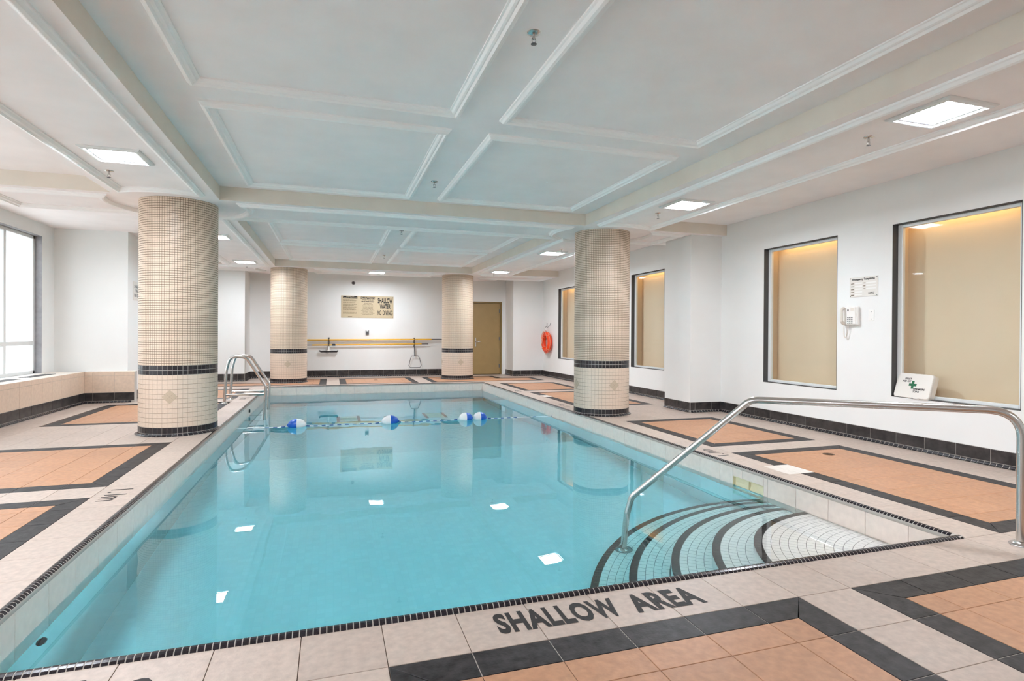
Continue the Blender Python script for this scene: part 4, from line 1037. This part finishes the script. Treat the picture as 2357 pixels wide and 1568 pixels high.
m_ = MB(); m_.tube([(-0.06, YW-0.06, 0.705), (-0.06, YW-0.05, 0.835)], [0.024, 0.015], 12); m_.cbox(-0.11, -0.01, YW-0.075, YW-0.045, 0.70, 0.722, 0.004); m_.build('socket', M_WHITE, r)
r = thing('net_frame', 'grey leaf skimmer frame without net hanging on the back wall', 'net', (2.23, YW-0.05, 0.45))
m_ = MB(); m_.tube([(2.22, YW-0.05, 0.86), (2.235, YW-0.05, 0.565)], [0.014, 0.018], 10); m_.build('socket', M_GREY, r)
lp = [(2.15, 0.555), (2.33, 0.555), (2.365, 0.50), (2.415, 0.29), (2.38, 0.235), (2.11, 0.235), (2.07, 0.285), (2.12, 0.50)]
m_ = MB(); m_.tube([(x, YW-0.05, z) for x, z in lp], 0.0085, 8, closed=True); m_.build('hoop', M_GREY, r)

# ================================================================== RIGHT WALL THINGS
LRY, LRZ = 14.68, 0.965
r = thing('life_ring', 'orange life ring with pale ropes hanging on the right wall', 'lifebuoy', (WR-0.08, LRY, LRZ))
def ringpt(a, R_, x=0.0): return (WR-0.085+x, LRY+R_*math.cos(a), LRZ+R_*math.sin(a))
m_ = MB(); m_.tube([ringpt(2*PI*i/40, 0.232) for i in range(40)], 0.062, 16, closed=True); m_.build('ring', M_REDO, r)
m_ = MB(); m_.tube([ringpt(2*PI*i/48, 0.305+0.012*math.cos(8*PI*i/48), -0.02) for i in range(48)], 0.008, 6, closed=True); m_.build('grab_line', M_PINKROPE, r)
for a in (PI*0.25, PI*0.75, PI*1.25, PI*1.75):
    m_ = MB(); c = Vector(ringpt(a, 0.232)); e1 = Vector((1, 0, 0)); e2 = Vector((0, math.cos(a), math.sin(a)))
    m_.tube([c+e1*0.066*math.cos(2*PI*i/16)+e2*0.066*math.sin(2*PI*i/16) for i in range(16)], 0.010, 6, closed=True); m_.build('band', M_PINKROPE, r)
for pts in ([(0.02, 0.29), (0.10, 0.20), (0.13, 0.08), (0.20, -0.02), (0.24, -0.10)], [(0.05, 0.30), (0.17, 0.24), (0.22, 0.12), (0.15, 0.04), (0.17, -0.06)], [(-0.05, 0.28), (-0.19, 0.16), (-0.20, 0.0), (-0.19, -0.24)]):
    m_ = MB(); m_.tube([(WR-0.085-0.07, LRY+a, LRZ+b) for a, b in pts], 0.009, 6); m_.build('coiled_rope', M_PINKROPE, r)
r = thing('ring_hook', 'grey wire hooks on the right wall above the life ring', 'hook', (WR, LRY, 1.4))
for dy, tilt in ((0.09, 0.1), (-0.06, -0.03)):
    m_ = MB(); m_.tube([(WR-0.004, LRY+dy+tilt, 1.50), (WR-0.03, LRY+dy+tilt*0.4, 1.42), (WR-0.09, LRY+dy, 1.37), (WR-0.10, LRY+dy, 1.40)], 0.007, 8); m_.build('hook', M_GREY, r)
m_ = MB(); m_.tube([(WR-0.09, LRY+0.09, 1.385), (WR-0.08, LRY+0.02, 1.24)], 0.005, 6); m_.tube([(WR-0.09, LRY-0.06, 1.385), (WR-0.08, LRY-0.02, 1.24)], 0.005, 6); m_.build('hanging_cord', M_WHITE, r)
VY = (0, -1, 0)      # text on the right wall runs towards the camera
r = thing('telephone_sign', 'white Emergency Telephone sign above the wall telephone', 'sign', (WR, 4.925, 1.755))
m_ = MB(); m_.cbox(WR-0.006, WR, 4.745, 5.105, 1.64, 1.868, 0.002); m_.build('plate', M_SIGNW, r)
put_text('title_lettering', 'Emergency Telephone', (WR-0.006, 4.925, 1.838), VY, UZ, 0.285, 0.032, M_INK, r, 0.03)
m_ = MB(); mw = MB()
for i in range(5):
    z = 1.795-i*0.033; m_.box(WR-0.0075, WR-0.006, 5.045, 5.085, z-0.004, z+0.004); mw.box(WR-0.0072, WR-0.006, 4.94, 5.035, z-0.006, z+0.008)
for i in range(3):
    z = 1.795-i*0.033; m_.box(WR-0.0075, WR-0.006, 4.90, 4.925, z-0.004, z+0.004); mw.box(WR-0.0072, WR-0.006, 4.765, 4.89, z-0.006, z+0.008)
m_.build('entry_words', M_INKG, r); mw.build('blank_lines', M_WHITE, r)
put_text('maker_lettering', 'RSPC', (WR-0.006, 4.825, 1.675), VY, UZ, 0.07, 0.022, M_INK, r, 0.02)
m_ = MB()
for (y, z) in ((4.757, 1.652), (5.093, 1.652), (4.757, 1.856), (5.093, 1.856)): m_.lathe([(0, 0.003), (0.005, 0.002), (0.006, 0)], 8, (WR-0.006, y, z), '-X')
m_.build('screws', M_GREY, r)
r = thing('wall_telephone', 'white push-button wall telephone with hanging cord under the Emergency Telephone sign', 'telephone', (WR, 5.06, 1.42))
m_ = MB(); m_.cbox(WR-0.045, WR, 4.965, 5.175, 1.315, 1.53, 0.01); m_.cbox(WR-0.058, WR-0.04, 4.985, 5.10, 1.322, 1.522, 0.006); m_.build('base', M_WHITE, r)
m_ = MB(); yh = 5.14
m_.tube(bend([(WR-0.055, yh, 1.335), (WR-0.088, yh, 1.35), (WR-0.088, yh, 1.50), (WR-0.055, yh, 1.515)], 0.03), [0.018]*4+[0.016]*(len(bend([(0,0,0),(0,0,1),(0,1,1),(0,1,2)], 0.03))-8)+[0.018]*4, 12); m_.build('handset', M_OFFW, r)
keys = MB(); 
for i in range(4):
    for j in range(3):
        y, z = 5.078-j*0.026, 1.402-i*0.021; k_ = MB(); k_.cbox(WR-0.063, WR-0.057, y-0.008, y+0.008, z-0.006, z+0.006, 0.0015); k_.build('key', M_GREY, r)
m_ = MB(); m_.box(WR-0.0595, WR-0.0575, 4.998, 5.045, 1.478, 1.512); m_.build('label_card', M_OFFW, r); m_ = MB(); m_.cbox(WR-0.066, WR-0.057, 5.07, 5.082, 1.475, 1.497, 0.002); m_.build('hook_switch', M_BLACK, r)
cp = []
for i in range(160):
    t = i/159; a = PI*t; y = 5.155-0.028+0.028*math.cos(a)+0.012*math.sin(a); z = 1.335-0.165*math.sin(a)**0.7
    cp.append((WR-0.03+0.004*math.cos(i*1.6), y+0.004*math.sin(i*1.6), z))
m_ = MB(); m_.tube(cp, 0.0035, 5); m_.build('cord', M_OFFW, r)
r = thing('blank_plate', 'white blank wall plate right of the wall telephone', 'plate', (WR, 4.825, 1.42)); m_ = MB(); m_.cbox(WR-0.006, WR, 4.79, 4.86, 1.362, 1.482, 0.002); m_.build('cover', M_WHITE, r)
m_ = MB()
for z in (1.38, 1.464): m_.lathe([(0, 0.002), (0.004, 0.002), (0.005, 0)], 8, (WR-0.006, 4.825, z), '-X')
m_.build('screws', M_GREY, r)
# first aid kit, leaning in the corner of the largest right window
r = thing('first_aid_kit', 'white first aid kit with green cross leaning on the window sill', 'first aid kit', (0, 0, 0))
KW, KH, KD = 0.40, 0.265, 0.075; lean = math.radians(17)
uK = Vector((-0.06, -1, 0)).normalized(); nK0 = Vector((-1, 0.06, 0)).normalized(); vK = (Z_*math.cos(lean)-nK0*math.sin(lean)).normalized(); nK = uK.cross(vK)
oK = Vector((WR-0.012, 4.365, WZ0+0.006))     # front bottom middle
def KP(a, b, c): return oK+uK*a+vK*b+nK*c
def kit_slab(m_, d0, d1, ins):
    cr = 0.03; poly = []
    for (cx_, cy_, a0) in ((KW/2-cr, cr, -PI/2), (KW/2-cr, KH-cr, 0), (-KW/2+cr, KH-cr, PI/2), (-KW/2+cr, cr, PI)):
        for i in range(6): a = a0+PI/2*i/5; poly.append((cx_+(cr-ins)*math.cos(a), cy_+(cr-ins)*math.sin(a)))
    n = len(poly); vs = [KP(x, y, d0) for x, y in poly]+[KP(x, y, d1-0.006) for x, y in poly]+[KP(x*0.975, (y-KH/2)*0.965+KH/2, d1) for x, y in poly]
    m_.add(vs, [tuple(range(n-1, -1, -1)), tuple(range(2*n, 3*n))]+[(i, (i+1) % n, n+(i+1) % n, n+i) for i in range(n)]+[(n+i, n+(i+1) % n, 2*n+(i+1) % n, 2*n+i) for i in range(n)])
m_ = MB(); kit_slab(m_, -KD, -0.024, 0.002); m_.build('case', M_OFFW, r)
m_ = MB(); kit_slab(m_, -0.022, 0.0, 0.0); m_.build('lid', M_SIGNW, r)
m_ = MB(); a_, b_ = 0.043, 0.0135
for (x0, x1, y0, y1) in ((-a_, a_, -b_, b_), (-b_, b_, b_, a_), (-b_, b_, -a_, -b_)): m_.add([KP(-0.005+x0, 0.142+y0, 0.001), KP(-0.005+x1, 0.142+y0, 0.001), KP(-0.005+x1, 0.142+y1, 0.001), KP(-0.005+x0, 0.142+y1, 0.001)], [(0, 1, 2, 3)])
m_.build('green_cross', M_GREEN, r); mb2 = MB()
for tl, x, y, wd in (('FIRST', -0.065, 0.205, 0.075), ('AID KIT', -0.078, 0.178, 0.10), ('PREMIERS', 0.075, 0.100, 0.125), ('SOINS', 0.047, 0.072, 0.068)): put_text('t', tl, KP(x, y, 0), uK, vK, wd, 0.021, None, None, 0.03, 0.0012, mbin=mb2)
mb2.build('lettering', M_INK, r)
m_ = MB(); c = KP(0.06, 0.0, -0.012); m_.cbox(c.x-0.01, c.x+0.012, c.y-0.03, c.y+0.03, c.z-0.002, c.z+0.012, 0.003); m_.build('catch', M_WHITE, r)
# deck drains
for (x, y, lab) in ((4.753, 4.412, 'round dark floor drain in the terracotta panel near the handrail'), (1.08, 14.68, 'round dark floor drain in the far terracotta panel below the signs')):
    r = thing('floor_drain', lab, 'drain', (x, y, 0), 'floor drains'); m_ = MB(); m_.lathe([(0.042, 0.003), (0.050, 0.004), (0.055, 0.0005)], 24, (x, y, 0)); m_.build('ring', M_BRASS, r)
    m_ = MB(); m_.lathe([(0.0, 0.0012), (0.042, 0.0012)], 24, (x, y, 0)); m_.build('sump', M_BLACK, r); m_ = MB()
    for i in range(5):
        d = -0.03+i*0.015; h = math.sqrt(0.042**2-d*d); m_.box(x-h, x+h, y+d-0.004, y+d+0.004, 0.0012, 0.003)
    m_.build('grate', M_BRASS, r)
